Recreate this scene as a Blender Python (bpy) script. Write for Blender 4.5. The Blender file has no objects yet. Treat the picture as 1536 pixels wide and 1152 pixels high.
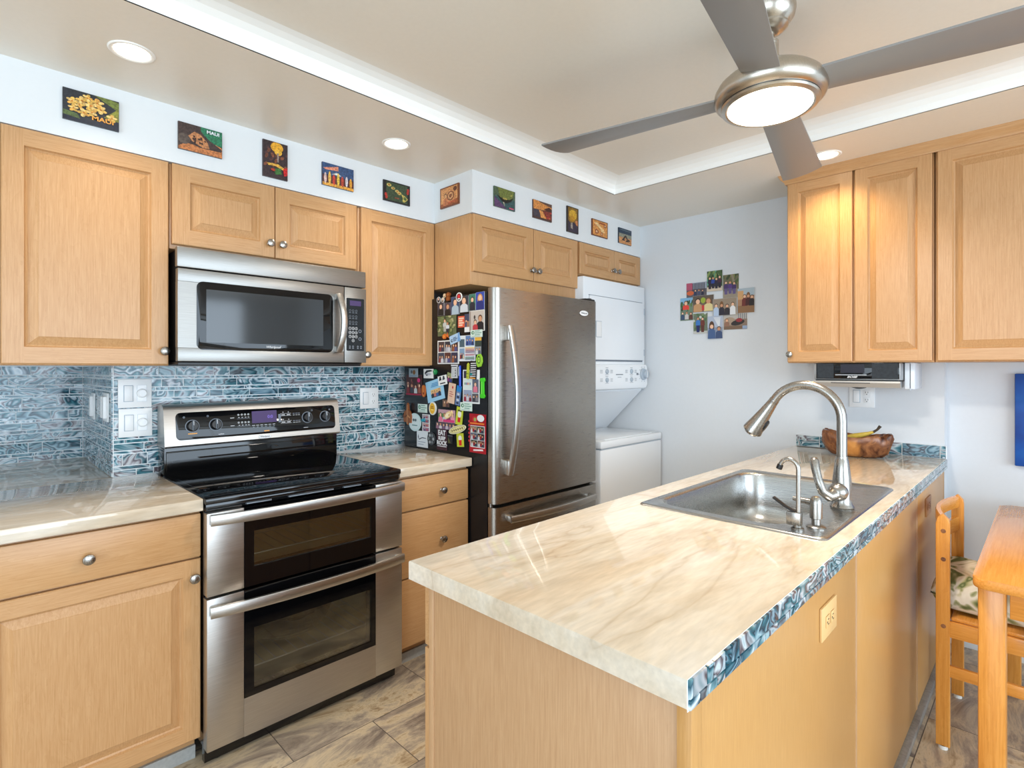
import bpy, bmesh, math, random
from mathutils import Vector, Matrix, noise as mnoise

S = bpy.context.scene
COL = S.collection
PI = math.pi
rnd = random.Random(11)


def lin(r, g, b):
    def f(v):
        v /= 255.0
        return v / 12.92 if v <= 0.04045 else ((v + 0.055) / 1.055) ** 2.4
    return (f(r), f(g), f(b), 1.0)


# ------------------------------------------------------------------ camera
cam_d = bpy.data.cameras.new('camera')
cam = bpy.data.objects.new('camera', cam_d)
COL.objects.link(cam)
cam.location = (0.427, -2.6706, 1.3504)
cam.rotation_euler = (PI / 2, 0, math.radians(44.742 - 90))
cam_d.sensor_width = 36.0
cam_d.lens = 817.89 / 1536 * 36.0
cam_d.shift_y = -(576 - 553.09) / 1536
cam_d.clip_start = 0.02
S.camera = cam

# ------------------------------------------------------------------ colour management, world, daylight
S.view_settings.view_transform = 'Standard'
S.view_settings.look = 'None'
S.view_settings.gamma = 1.0
S.view_settings.use_curve_mapping = False
S.view_settings.exposure = 0.30

W = bpy.data.worlds.new('daylight')
S.world = W
W.use_nodes = True
W.node_tree.nodes['Background'].inputs[0].default_value = (0.72, 0.86, 1.0, 1)
W.node_tree.nodes['Background'].inputs[1].default_value = 1.3


def area_light(name, loc, rot, sx, sy, power, col):
    l = bpy.data.lights.new(name, 'AREA')
    l.shape = 'RECTANGLE'
    l.size = sx
    l.size_y = sy
    l.energy = power
    l.color = col
    o = bpy.data.objects.new(name, l)
    COL.objects.link(o)
    o.location = loc
    o.rotation_euler = rot
    return o


# daylight entering through the two large windows of the room behind the camera
area_light('window_daylight', (0.9, -5.93, 1.25), (PI / 2, 0, 0), 4.4, 2.0, 125, (0.70, 0.85, 1.0))
area_light('window_daylight.001', (-2.93, -2.9, 1.25), (PI / 2, 0, -PI / 2), 3.6, 2.0, 80, (0.74, 0.88, 1.0))

# ------------------------------------------------------------------ materials


def nodes(name):
    m = bpy.data.materials.new(name)
    m.use_nodes = True
    nt = m.node_tree
    return m, nt, nt.nodes['Principled BSDF']


def N(nt, kind, **kw):
    n = nt.nodes.new(kind)
    for k, v in kw.items():
        setattr(n, k, v)
    return n


def ramp(nt, stops):
    r = N(nt, 'ShaderNodeValToRGB')
    e = r.color_ramp.elements
    while len(e) < len(stops):
        e.new(0.5)
    for i, (p, c) in enumerate(stops):
        e[i].position = p
        e[i].color = c
    return r


def coords(nt, scale, rot=(0, 0, 0), kind='Object', rand=0.0):
    tc = N(nt, 'ShaderNodeTexCoord')
    mp = N(nt, 'ShaderNodeMapping')
    mp.inputs['Scale'].default_value = scale
    mp.inputs['Rotation'].default_value = rot
    nt.links.new(tc.outputs[kind], mp.inputs['Vector'])
    if rand:
        oi = N(nt, 'ShaderNodeObjectInfo')
        ml = N(nt, 'ShaderNodeMath', operation='MULTIPLY')
        ml.inputs[1].default_value = rand
        nt.links.new(oi.outputs['Random'], ml.inputs[0])
        nt.links.new(ml.outputs[0], mp.inputs['Location'])
    return mp


def plain(name, col, rough=0.5, metal=0.0, spec=0.5, noise=0.0, coat=0.0):
    m, nt, b = nodes(name)
    b.inputs['Base Color'].default_value = col
    b.inputs['Roughness'].default_value = rough
    b.inputs['Metallic'].default_value = metal
    b.inputs['Specular IOR Level'].default_value = spec
    b.inputs['Coat Weight'].default_value = coat
    if noise:
        mp = coords(nt, (14, 14, 14))
        nz = N(nt, 'ShaderNodeTexNoise')
        nz.inputs['Detail'].default_value = 4
        nt.links.new(mp.outputs[0], nz.inputs['Vector'])
        d = 1 - noise
        r = ramp(nt, [(0.3, tuple(v * d for v in col[:3]) + (1,)), (0.7, col)])
        nt.links.new(nz.outputs['Fac'], r.inputs[0])
        nt.links.new(r.outputs[0], b.inputs['Base Color'])
    return m


def wood(name, dark, mid, light, axis, fine=55.0, rough=0.34, figure=1.0, coat=0.0):
    """grain runs along axis; fine pores plus a broad figure"""
    m, nt, b = nodes(name)
    sc = [fine] * 3
    sc[axis] = fine * 0.035
    mp = coords(nt, sc, rand=7.0)
    n1 = N(nt, 'ShaderNodeTexNoise')
    n1.inputs['Detail'].default_value = 5
    n1.inputs['Roughness'].default_value = 0.6
    nt.links.new(mp.outputs[0], n1.inputs['Vector'])
    sc2 = [5.0] * 3
    sc2[axis] = 0.9
    mp2 = coords(nt, sc2, rand=13.0)
    n2 = N(nt, 'ShaderNodeTexNoise')
    n2.inputs['Detail'].default_value = 3
    n2.inputs['Distortion'].default_value = 1.2
    nt.links.new(mp2.outputs[0], n2.inputs['Vector'])
    wv = N(nt, 'ShaderNodeMath', operation='MULTIPLY')
    wv.inputs[1].default_value = 9.0
    nt.links.new(n2.outputs['Fac'], wv.inputs[0])
    fr = N(nt, 'ShaderNodeMath', operation='FRACT')
    nt.links.new(wv.outputs[0], fr.inputs[0])
    r2 = ramp(nt, [(0.0, (0, 0, 0, 1)), (0.12, (0.45,) * 3 + (1,)), (0.9, (1, 1, 1, 1))])
    nt.links.new(fr.outputs[0], r2.inputs[0])
    r1 = ramp(nt, [(0.28, dark), (0.52, mid), (0.75, light)])
    mx = N(nt, 'ShaderNodeMath', operation='MULTIPLY_ADD')
    mx.inputs[1].default_value = 0.12 * figure
    nt.links.new(r2.outputs[0], mx.inputs[0])
    nt.links.new(n1.outputs['Fac'], mx.inputs[2])
    nt.links.new(mx.outputs[0], r1.inputs[0])
    nt.links.new(r1.outputs[0], b.inputs['Base Color'])
    b.inputs['Roughness'].default_value = rough
    b.inputs['Coat Weight'].default_value = coat
    b.inputs['Coat Roughness'].default_value = 0.15
    return m


MAPLE = (lin(178, 131, 83), lin(191, 145, 97), lin(200, 156, 110))
M = {}
M['maple'] = wood('maple_vertical_grain', *MAPLE, axis=2)
M['maple_x'] = wood('maple_grain_along_x', *MAPLE, axis=0)
M['maple_y'] = wood('maple_grain_along_y', *MAPLE, axis=1)
LAM = (lin(176, 134, 94), lin(187, 147, 107), lin(196, 157, 118))
M['laminate'] = wood('maple_laminate', *LAM, axis=2, fine=70, figure=0.5, rough=0.4)
GOLD = (lin(188, 138, 79), lin(196, 147, 87), lin(203, 155, 95))
M['back_panel'] = wood('golden_veneer', *GOLD, axis=2, fine=90, figure=0.25, rough=0.3)
PINE = (lin(200, 128, 50), lin(214, 143, 60), lin(224, 156, 74))
M['pine_z'] = wood('orange_pine_along_z', *PINE, axis=2, fine=45, rough=0.28, coat=0.3)
M['pine_x'] = wood('orange_pine_along_x', *PINE, axis=0, fine=45, rough=0.22, coat=0.3)
M['pine_y'] = wood('orange_pine_along_y', *PINE, axis=1, fine=45, rough=0.28, coat=0.3)
M['wall'] = plain('off_white_paint', lin(217, 221, 225), 0.7, spec=0.25, noise=0.015)
M['soffit'] = plain('white_soffit_paint', lin(226, 229, 230), 0.65, spec=0.25, noise=0.01)
M['ceiling'] = plain('beige_ceiling_paint', lin(236, 231, 220), 0.32, spec=0.4, noise=0.02)
M['cove'] = plain('white_cove_paint', lin(248, 248, 244), 0.5)
M['trim'] = plain('white_trim_paint', lin(236, 237, 236), 0.4)
M['enamel'] = plain('white_enamel', lin(232, 236, 240), 0.22, spec=0.5)
M['white_plastic'] = plain('white_plastic', lin(235, 236, 236), 0.3)
M['grey_plastic'] = plain('grey_plastic', lin(170, 182, 194), 0.4)
M['tan_plastic'] = plain('almond_plastic', lin(231, 190, 130), 0.35)
M['brown_plastic'] = plain('brown_plastic', lin(176, 124, 76), 0.4)
M['black'] = plain('black_plastic', lin(18, 18, 20), 0.35)
M['black_gloss'] = plain('black_glass', lin(8, 8, 10), 0.04, spec=0.42)
M['black_enamel'] = plain('black_enamel', lin(11, 11, 13), 0.09, spec=0.6)
M['fridge_side'] = plain('black_textured_steel', lin(17, 18, 21), 0.25, spec=0.4)
M['dark'] = plain('dark_interior', lin(30, 27, 25), 0.6)
M['ink'] = plain('black_ink', lin(24, 24, 26), 0.5)
M['white_ink'] = plain('white_ink', lin(225, 227, 230), 0.5)
M['grey_ink'] = plain('grey_ink', lin(120, 128, 138), 0.5)
M['orange_ink'] = plain('orange_ink', lin(244, 168, 74), 0.5)
M['red_ink'] = plain('red_ink', lin(190, 30, 36), 0.5)
M['blue_ink'] = plain('blue_ink', lin(60, 90, 140), 0.5)
M['felt'] = plain('felt_glide', lin(225, 222, 214), 0.8)
M['rubber'] = plain('black_rubber', lin(20, 20, 22), 0.6)
M['kick'] = plain('grey_kick_board', lin(176, 176, 172), 0.6, noise=0.2)
M['stone_strip'] = plain('grey_stone_strip', lin(150, 146, 138), 0.4, noise=0.3)
M['acrylic'] = plain('clear_edge_acrylic', lin(214, 222, 230), 0.15)
M['silver_paint'] = plain('silver_paint', lin(176, 178, 180), 0.35, metal=0.6)
M['speaker_cloth'] = plain('speaker_cloth', lin(48, 54, 60), 0.8, noise=0.4)


def steel(name, col, rough, axis, streak=0.12):
    m, nt, b = nodes(name)
    sc = [160.0] * 3
    sc[axis] = 3.0
    mp = coords(nt, sc)
    nz = N(nt, 'ShaderNodeTexNoise')
    nz.inputs['Detail'].default_value = 3
    nt.links.new(mp.outputs[0], nz.inputs['Vector'])
    mr = N(nt, 'ShaderNodeMapRange')
    mr.inputs['To Min'].default_value = rough - streak * 0.6
    mr.inputs['To Max'].default_value = rough + streak
    nt.links.new(nz.outputs['Fac'], mr.inputs['Value'])
    nt.links.new(mr.outputs[0], b.inputs['Roughness'])
    d = tuple(v * 0.86 for v in col[:3]) + (1,)
    r = ramp(nt, [(0.35, d), (0.65, col)])
    nt.links.new(nz.outputs['Fac'], r.inputs[0])
    nt.links.new(r.outputs[0], b.inputs['Base Color'])
    b.inputs['Metallic'].default_value = 1.0
    return m


M['steel'] = steel('brushed_steel', lin(158, 156, 152), 0.38, 0)
M['fridge_steel'] = steel('brushed_fridge_steel', lin(174, 169, 162), 0.27, 0)
M['range_steel'] = steel('brushed_range_steel', lin(196, 192, 187), 0.34, 0)
M['handle_steel'] = steel('satin_handle_steel', lin(200, 197, 192), 0.3, 0, 0.05)
M['nickel'] = steel('brushed_nickel', lin(168, 164, 158), 0.26, 2, 0.05)
M['sink_steel'] = steel('sink_steel', lin(190, 190, 188), 0.25, 1, 0.1)
M['fan_metal'] = steel('fan_nickel', lin(202, 194, 182), 0.28, 2, 0.05)
M['blade'] = plain('silver_fan_blade', lin(150, 149, 148), 0.38, metal=0.35)


def emit(name, col, strength, base=(0.8, 0.8, 0.8, 1)):
    m, nt, b = nodes(name)
    b.inputs['Base Color'].default_value = base
    b.inputs['Emission Color'].default_value = col
    b.inputs['Emission Strength'].default_value = strength
    return m


M['lamp'] = emit('lit_lamp_lens', (1.0, 0.90, 0.74, 1), 5.0)
M['fan_lamp'] = emit('lit_fan_lens', (1.0, 0.93, 0.80, 1), 3.2)
M['display'] = emit('violet_display', lin(84, 60, 130), 0.45, lin(24, 16, 40))
M['digits'] = emit('lit_digits', lin(130, 110, 220), 0.9, lin(24, 16, 40))
M['blue_display'] = emit('blue_display', lin(40, 50, 110), 0.05, lin(10, 10, 24))


def glass_pane(name, tint, gloss):
    m = bpy.data.materials.new(name)
    m.use_nodes = True
    nt = m.node_tree
    nt.nodes.clear()
    out = N(nt, 'ShaderNodeOutputMaterial')
    tr = N(nt, 'ShaderNodeBsdfTransparent')
    tr.inputs[0].default_value = tint
    gl = N(nt, 'ShaderNodeBsdfGlossy')
    gl.inputs['Roughness'].default_value = 0.02
    fr = N(nt, 'ShaderNodeFresnel')
    fr.inputs[0].default_value = 1.5
    ad = N(nt, 'ShaderNodeMath', operation='ADD')
    ad.inputs[1].default_value = gloss
    mx = N(nt, 'ShaderNodeMixShader')
    nt.links.new(fr.outputs[0], ad.inputs[0])
    nt.links.new(ad.outputs[0], mx.inputs[0])
    nt.links.new(tr.outputs[0], mx.inputs[1])
    nt.links.new(gl.outputs[0], mx.inputs[2])
    nt.links.new(mx.outputs[0], out.inputs[0])
    return m


M['oven_glass'] = glass_pane('tinted_oven_glass', (0.88, 0.90, 0.86, 1), 0.08)
M['clear_glass'] = glass_pane('clear_glass', (0.9, 0.92, 0.92, 1), 0.25)


def quartzite():
    m, nt, b = nodes('cream_quartzite')
    mp = coords(nt, (2.2, 2.2, 2.2), rot=(0, 0, math.radians(28)))
    mp.inputs['Scale'].default_value = (1.1, 3.4, 3.4)
    n1 = N(nt, 'ShaderNodeTexNoise')
    n1.inputs['Scale'].default_value = 1.4
    n1.inputs['Detail'].default_value = 8
    n1.inputs['Roughness'].default_value = 0.62
    n1.inputs['Distortion'].default_value = 0.9
    nt.links.new(mp.outputs[0], n1.inputs['Vector'])
    r1 = ramp(nt, [(0.30, lin(199, 179, 153)), (0.46, lin(214, 199, 177)), (0.62, lin(224, 214, 199)), (0.8, lin(207, 192, 170))])
    nt.links.new(n1.outputs['Fac'], r1.inputs[0])
    # thin wandering veins: distance of a noise field from its middle value
    n2 = N(nt, 'ShaderNodeTexNoise')
    n2.inputs['Scale'].default_value = 0.9
    n2.inputs['Detail'].default_value = 5
    n2.inputs['Distortion'].default_value = 0.7
    nt.links.new(mp.outputs[0], n2.inputs['Vector'])
    s = N(nt, 'ShaderNodeMath', operation='SUBTRACT')
    s.inputs[1].default_value = 0.53
    nt.links.new(n2.outputs['Fac'], s.inputs[0])
    a = N(nt, 'ShaderNodeMath', operation='ABSOLUTE')
    nt.links.new(s.outputs[0], a.inputs[0])
    r2 = ramp(nt, [(0.0, (0.42,) * 3 + (1,)), (0.012, (0.2,) * 3 + (1,)), (0.06, (0, 0, 0, 1))])
    nt.links.new(a.outputs[0], r2.inputs[0])
    # fine crystalline streaks
    mp3 = coords(nt, (16, 90, 90), rot=(0, 0, math.radians(28)))
    n3 = N(nt, 'ShaderNodeTexNoise')
    n3.inputs['Scale'].default_value = 1.0
    n3.inputs['Detail'].default_value = 4
    nt.links.new(mp3.outputs[0], n3.inputs['Vector'])
    r3 = ramp(nt, [(0.3, (0.88, 0.88, 0.88, 1)), (0.7, (1.05, 1.05, 1.05, 1))])
    nt.links.new(n3.outputs['Fac'], r3.inputs[0])
    mul = N(nt, 'ShaderNodeMix', data_type='RGBA', blend_type='MULTIPLY')
    mul.inputs[0].default_value = 1.0
    nt.links.new(r1.outputs[0], mul.inputs[6])
    nt.links.new(r3.outputs[0], mul.inputs[7])
    mix = N(nt, 'ShaderNodeMix', data_type='RGBA')
    nt.links.new(r2.outputs[0], mix.inputs[0])
    nt.links.new(mul.outputs[2], mix.inputs[6])
    mix.inputs[7].default_value = lin(164, 138, 104)
    nt.links.new(mix.outputs[2], b.inputs['Base Color'])
    b.inputs['Roughness'].default_value = 0.035
    b.inputs['Specular IOR Level'].default_value = 0.6
    return m


M['stone'] = quartzite()


def agate():
    """marbled blue glass mosaic; every tile has its own uv offset and tint"""
    m, nt, b = nodes('marbled_blue_glass_tile')
    uv = N(nt, 'ShaderNodeUVMap')
    uv.uv_map = 'UVMap'
    mp = N(nt, 'ShaderNodeMapping')
    mp.inputs['Scale'].default_value = (7, 11, 1)
    nt.links.new(uv.outputs[0], mp.inputs['Vector'])
    n1 = N(nt, 'ShaderNodeTexNoise')
    n1.inputs['Scale'].default_value = 0.75
    n1.inputs['Detail'].default_value = 2.5
    n1.inputs['Roughness'].default_value = 0.45
    n1.inputs['Distortion'].default_value = 1.6
    nt.links.new(mp.outputs[0], n1.inputs['Vector'])
    k = N(nt, 'ShaderNodeMath', operation='MULTIPLY')
    k.inputs[1].default_value = 3.4
    nt.links.new(n1.outputs['Fac'], k.inputs[0])
    fr = N(nt, 'ShaderNodeMath', operation='FRACT')
    nt.links.new(k.outputs[0], fr.inputs[0])
    r = ramp(nt, [(0.0, lin(230, 237, 240)), (0.09, lin(164, 188, 200)), (0.19, lin(36, 86, 106)), (0.30, lin(104, 152, 163)),
                  (0.42, lin(218, 227, 232)), (0.50, lin(156, 152, 158)), (0.57, lin(88, 76, 84)), (0.64, lin(194, 205, 213)),
                  (0.76, lin(74, 134, 146)), (0.88, lin(16, 60, 80)), (1.0, lin(206, 220, 230))])
    nt.links.new(fr.outputs[0], r.inputs[0])
    at = N(nt, 'ShaderNodeAttribute')
    at.attribute_name = 'Col'
    mx = N(nt, 'ShaderNodeMix', data_type='RGBA', blend_type='MULTIPLY')
    mx.inputs[0].default_value = 0.8
    nt.links.new(r.outputs[0], mx.inputs[6])
    nt.links.new(at.outputs['Color'], mx.inputs[7])
    nt.links.new(mx.outputs[2], b.inputs['Base Color'])
    b.inputs['Roughness'].default_value = 0.07
    b.inputs['Specular IOR Level'].default_value = 0.38
    return m


M['tile'] = agate()
M['grout'] = plain('pale_grout', lin(240, 243, 244), 0.6)


def print_mat():
    m, nt, b = nodes('printed_colour')
    at = N(nt, 'ShaderNodeAttribute')
    at.attribute_name = 'Col'
    nt.links.new(at.outputs['Color'], b.inputs['Base Color'])
    b.inputs['Roughness'].default_value = 0.4
    return m


M['print'] = print_mat()


def mottled_print():
    """burnt and painted picture on wood: printed colour broken up by fine grain"""
    m, nt, b = nodes('printed_wood')
    at = N(nt, 'ShaderNodeAttribute')
    at.attribute_name = 'Col'
    mp = coords(nt, (60, 60, 60))
    nz = N(nt, 'ShaderNodeTexNoise')
    nz.inputs['Scale'].default_value = 2.4
    nz.inputs['Detail'].default_value = 4
    nt.links.new(mp.outputs[0], nz.inputs['Vector'])
    r = ramp(nt, [(0.38, (0.45, 0.42, 0.4, 1)), (0.6, (1.05, 1.05, 1.0, 1))])
    nt.links.new(nz.outputs['Fac'], r.inputs[0])
    mx = N(nt, 'ShaderNodeMix', data_type='RGBA', blend_type='MULTIPLY')
    mx.inputs[0].default_value = 0.8
    nt.links.new(at.outputs['Color'], mx.inputs[6])
    nt.links.new(r.outputs[0], mx.inputs[7])
    nt.links.new(mx.outputs[2], b.inputs['Base Color'])
    b.inputs['Roughness'].default_value = 0.35
    return m


M['wood_print'] = mottled_print()


def floor_mat():
    m, nt, b = nodes('stone_look_floor_tile')
    tc = N(nt, 'ShaderNodeTexCoord')
    mp = N(nt, 'ShaderNodeMapping')
    mp.inputs['Location'].default_value = (0.295, 0.82, 0)
    nt.links.new(tc.outputs['Object'], mp.inputs['Vector'])
    br = N(nt, 'ShaderNodeTexBrick')
    br.inputs['Scale'].default_value = 1.0
    br.inputs['Brick Width'].default_value = 0.61
    br.inputs['Row Height'].default_value = 0.302
    br.inputs['Mortar Size'].default_value = 0.0016
    br.inputs['Mortar Smooth'].default_value = 0.0
    br.inputs['Color1'].default_value = (0, 0, 0, 1)
    br.inputs['Color2'].default_value = (1, 1, 1, 1)
    br.inputs['Mortar'].default_value = (0.5, 0.5, 0.5, 1)
    nt.links.new(mp.outputs[0], br.inputs['Vector'])
    # shift the stone pattern from tile to tile
    sh = N(nt, 'ShaderNodeVectorMath', operation='MULTIPLY_ADD')
    sh.inputs[1].default_value = (5, 7, 3)
    nt.links.new(br.outputs['Color'], sh.inputs[0])
    nt.links.new(mp.outputs[0], sh.inputs[2])
    m2 = N(nt, 'ShaderNodeMapping')
    m2.inputs['Scale'].default_value = (1.3, 3.2, 1)
    m2.inputs['Rotation'].default_value = (0, 0, 0.25)
    nt.links.new(sh.outputs[0], m2.inputs['Vector'])
    n1 = N(nt, 'ShaderNodeTexNoise')
    n1.inputs['Scale'].default_value = 1.9
    n1.inputs['Detail'].default_value = 9
    n1.inputs['Roughness'].default_value = 0.72
    n1.inputs['Distortion'].default_value = 0.9
    nt.links.new(m2.outputs[0], n1.inputs['Vector'])
    r = ramp(nt, [(0.27, lin(74, 64, 58)), (0.38, lin(124, 110, 98)), (0.47, lin(166, 150, 132)), (0.55, lin(206, 186, 154)),
                  (0.63, lin(156, 130, 98)), (0.76, lin(98, 86, 78))])
    nt.links.new(n1.outputs['Fac'], r.inputs[0])
    mx = N(nt, 'ShaderNodeMix', data_type='RGBA')
    nt.links.new(br.outputs['Fac'], mx.inputs[0])
    nt.links.new(r.outputs[0], mx.inputs[6])
    mx.inputs[7].default_value = lin(84, 74, 66)
    nt.links.new(mx.outputs[2], b.inputs['Base Color'])
    b.inputs['Roughness'].default_value = 0.34
    return m


M['floor'] = floor_mat()


def leaf_fabric():
    m, nt, b = nodes('palm_leaf_fabric')
    mp = coords(nt, (4, 6, 6), rot=(0.3, 0.2, 0.6))
    n1 = N(nt, 'ShaderNodeTexNoise')
    n1.inputs['Scale'].default_value = 1.5
    n1.inputs['Detail'].default_value = 1.5
    n1.inputs['Distortion'].default_value = 1.8
    nt.links.new(mp.outputs[0], n1.inputs['Vector'])
    k = N(nt, 'ShaderNodeMath', operation='MULTIPLY')
    k.inputs[1].default_value = 3.0
    nt.links.new(n1.outputs['Fac'], k.inputs[0])
    fr = N(nt, 'ShaderNodeMath', operation='FRACT')
    nt.links.new(k.outputs[0], fr.inputs[0])
    r = ramp(nt, [(0.0, lin(92, 104, 60)), (0.12, lin(150, 152, 104)), (0.26, lin(196, 190, 160)), (0.40, lin(222, 214, 196)),
                  (0.62, lin(228, 222, 206)), (0.74, lin(178, 178, 140)), (0.88, lin(112, 122, 74)), (1.0, lin(86, 98, 58))])
    nt.links.new(fr.outputs[0], r.inputs[0])
    nt.links.new(r.outputs[0], b.inputs['Base Color'])
    b.inputs['Roughness'].default_value = 0.85
    return m


M['leaf_fabric'] = leaf_fabric()


def burl():
    m, nt, b = nodes('burl_wood')
    mp = coords(nt, (14, 14, 14))
    n1 = N(nt, 'ShaderNodeTexNoise')
    n1.inputs['Scale'].default_value = 1.2
    n1.inputs['Detail'].default_value = 6
    n1.inputs['Distortion'].default_value = 1.4
    nt.links.new(mp.outputs[0], n1.inputs['Vector'])
    r = ramp(nt, [(0.3, lin(60, 28, 16)), (0.45, lin(116, 70, 42)), (0.6, lin(150, 98, 60)), (0.8, lin(92, 52, 32))])
    nt.links.new(n1.outputs['Fac'], r.inputs[0])
    at = N(nt, 'ShaderNodeAttribute')
    at.attribute_name = 'Col'
    mx = N(nt, 'ShaderNodeMix', data_type='RGBA')
    r2 = ramp(nt, [(0.3, lin(176, 112, 52)), (0.7, lin(206, 146, 78))])
    nt.links.new(n1.outputs['Fac'], r2.inputs[0])
    nt.links.new(at.outputs['Color'], mx.inputs[0])
    nt.links.new(r.outputs[0], mx.inputs[6])
    nt.links.new(r2.outputs[0], mx.inputs[7])
    nt.links.new(mx.outputs[2], b.inputs['Base Color'])
    b.inputs['Roughness'].default_value = 0.25
    return m


M['burl'] = burl()
M['banana'] = plain('banana_peel', lin(206, 176, 70), 0.5, noise=0.15)
M['banana_tip'] = plain('banana_tip', lin(58, 44, 28), 0.7)


def blue_art():
    m, nt, b = nodes('blue_canvas_paint')
    mp = coords(nt, (3, 3, 3))
    n1 = N(nt, 'ShaderNodeTexNoise')
    n1.inputs['Scale'].default_value = 2.0
    n1.inputs['Detail'].default_value = 4
    nt.links.new(mp.outputs[0], n1.inputs['Vector'])
    r = ramp(nt, [(0.3, lin(10, 50, 130)), (0.6, lin(16, 84, 170)), (0.8, lin(40, 120, 190))])
    nt.links.new(n1.outputs['Fac'], r.inputs[0])
    nt.links.new(r.outputs[0], b.inputs['Base Color'])
    b.inputs['Roughness'].default_value = 0.5
    return m


M['blue_art'] = blue_art()

# ------------------------------------------------------------------ builders


def root_loc(o):
    while o.parent:
        o = o.parent
    return o.location.copy()


class MB:
    def __init__(s):
        s.bm = bmesh.new()
        s.mats = []

    def mi(s, mat):
        if mat is None:
            return 0
        mat = M[mat] if isinstance(mat, str) else mat
        if mat not in s.mats:
            s.mats.append(mat)
        return s.mats.index(mat)

    def face(s, pts, mat=None):
        vs = [s.bm.verts.new(p) for p in pts]
        f = s.bm.faces.new(vs)
        f.material_index = s.mi(mat)
        return f

    def box(s, x0, x1, y0, y1, z0, z1, mat=None, bev=0.0, seg=2):
        x0, x1 = sorted((x0, x1))
        y0, y1 = sorted((y0, y1))
        z0, z1 = sorted((z0, z1))
        c = [(x, y, z) for z in (z0, z1) for y in (y0, y1) for x in (x0, x1)]
        v = [s.bm.verts.new(p) for p in c]
        fs = []
        for q in ((0, 2, 3, 1), (4, 5, 7, 6), (0, 1, 5, 4), (2, 6, 7, 3), (0, 4, 6, 2), (1, 3, 7, 5)):
            f = s.bm.faces.new([v[i] for i in q])
            f.material_index = s.mi(mat)
            fs.append(f)
        if bev:
            ed = list({e for f in fs for e in f.edges})
            bmesh.ops.bevel(s.bm, geom=ed, offset=bev, segments=seg, profile=0.5, affect='EDGES')
        return s

    def fbox(s, F, u0, u1, z0, z1, n0, n1, mat=None, bev=0.0):
        u0, u1 = sorted((u0, u1))
        z0, z1 = sorted((z0, z1))
        v = [s.bm.verts.new(F(u, z, n)) for z in (z0, z1) for n in (n0, n1) for u in (u0, u1)]
        fs = []
        for q in ((0, 2, 3, 1), (4, 5, 7, 6), (0, 1, 5, 4), (2, 6, 7, 3), (0, 4, 6, 2), (1, 3, 7, 5)):
            f = s.bm.faces.new([v[i] for i in q])
            f.material_index = s.mi(mat)
            fs.append(f)
        if bev:
            bmesh.ops.bevel(s.bm, geom=list({e for f in fs for e in f.edges}), offset=bev, segments=2, profile=0.5, affect='EDGES')
        return s

    def tube(s, pts, r, n=14, mat=None, caps=True):
        pts = [Vector(p) for p in pts]
        rs = r if isinstance(r, (list, tuple)) else [r] * len(pts)
        k = s.mi(mat)
        T = []
        for i in range(len(pts)):
            a = pts[max(i - 1, 0)]
            b = pts[min(i + 1, len(pts) - 1)]
            T.append((b - a).normalized())
        up = Vector((0, 0, 1)) if abs(T[0].z) < 0.9 else Vector((1, 0, 0))
        x = T[0].cross(up).normalized()
        rings = []
        for i, p in enumerate(pts):
            if i:
                q = T[i - 1].rotation_difference(T[i])
                x = q @ x
            x = (x - T[i] * x.dot(T[i])).normalized()
            y = T[i].cross(x)
            rings.append([s.bm.verts.new(p + (x * math.cos(2 * PI * j / n) + y * math.sin(2 * PI * j / n)) * rs[i]) for j in range(n)])
        for a, b in zip(rings, rings[1:]):
            for j in range(n):
                f = s.bm.faces.new([a[j], a[(j + 1) % n], b[(j + 1) % n], b[j]])
                f.material_index = k
        if caps:
            s.bm.faces.new(rings[0][::-1]).material_index = k
            s.bm.faces.new(rings[-1]).material_index = k
        return s

    def lathe(s, c, axis, prof, n=28, mat=None, arc=None):
        """prof: (radius, distance along axis) from start to end"""
        c = Vector(c)
        a = Vector(axis).normalized()
        x = a.cross(Vector((0, 0, 1)) if abs(a.z) < 0.9 else Vector((1, 0, 0))).normalized()
        y = a.cross(x)
        k = s.mi(mat)
        rings = []
        for r, h in prof:
            if r < 1e-6:
                rings.append([s.bm.verts.new(c + a * h)])
            else:
                rings.append([s.bm.verts.new(c + a * h + (x * math.cos(2 * PI * j / n) + y * math.sin(2 * PI * j / n)) * r) for j in range(n)])
        for p, q in zip(rings, rings[1:]):
            for j in range(n):
                j2 = (j + 1) % n
                if len(p) == 1 and len(q) == 1:
                    continue
                if len(p) == 1:
                    vs = [p[0], q[j2], q[j]]
                elif len(q) == 1:
                    vs = [p[j], p[j2], q[0]]
                else:
                    vs = [p[j], p[j2], q[j2], q[j]]
                s.bm.faces.new(vs).material_index = k
        return s

    def sweep(s, pts, a, b, up, mat=None):
        """rectangular bar along pts; half size a sideways and b along up"""
        pts = [Vector(p) for p in pts]
        up = Vector(up)
        k = s.mi(mat)
        rings = []
        for i, p in enumerate(pts):
            t = (pts[min(i + 1, len(pts) - 1)] - pts[max(i - 1, 0)]).normalized()
            sd = t.cross(up).normalized()
            u = sd.cross(t).normalized()
            ch = 0.3
            ring = []
            for (p1, p2) in ((1, 1 - ch), (1 - ch, 1), (-1 + ch, 1), (-1, 1 - ch), (-1, -1 + ch), (-1 + ch, -1), (1 - ch, -1), (1, -1 + ch)):
                ring.append(s.bm.verts.new(p + sd * a * p1 + u * b * p2))
            rings.append(ring)
        for p, q in zip(rings, rings[1:]):
            for j in range(8):
                s.bm.faces.new([p[j], p[(j + 1) % 8], q[(j + 1) % 8], q[j]]).material_index = k
        s.bm.faces.new(rings[0][::-1]).material_index = k
        s.bm.faces.new(rings[-1]).material_index = k
        return s

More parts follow.
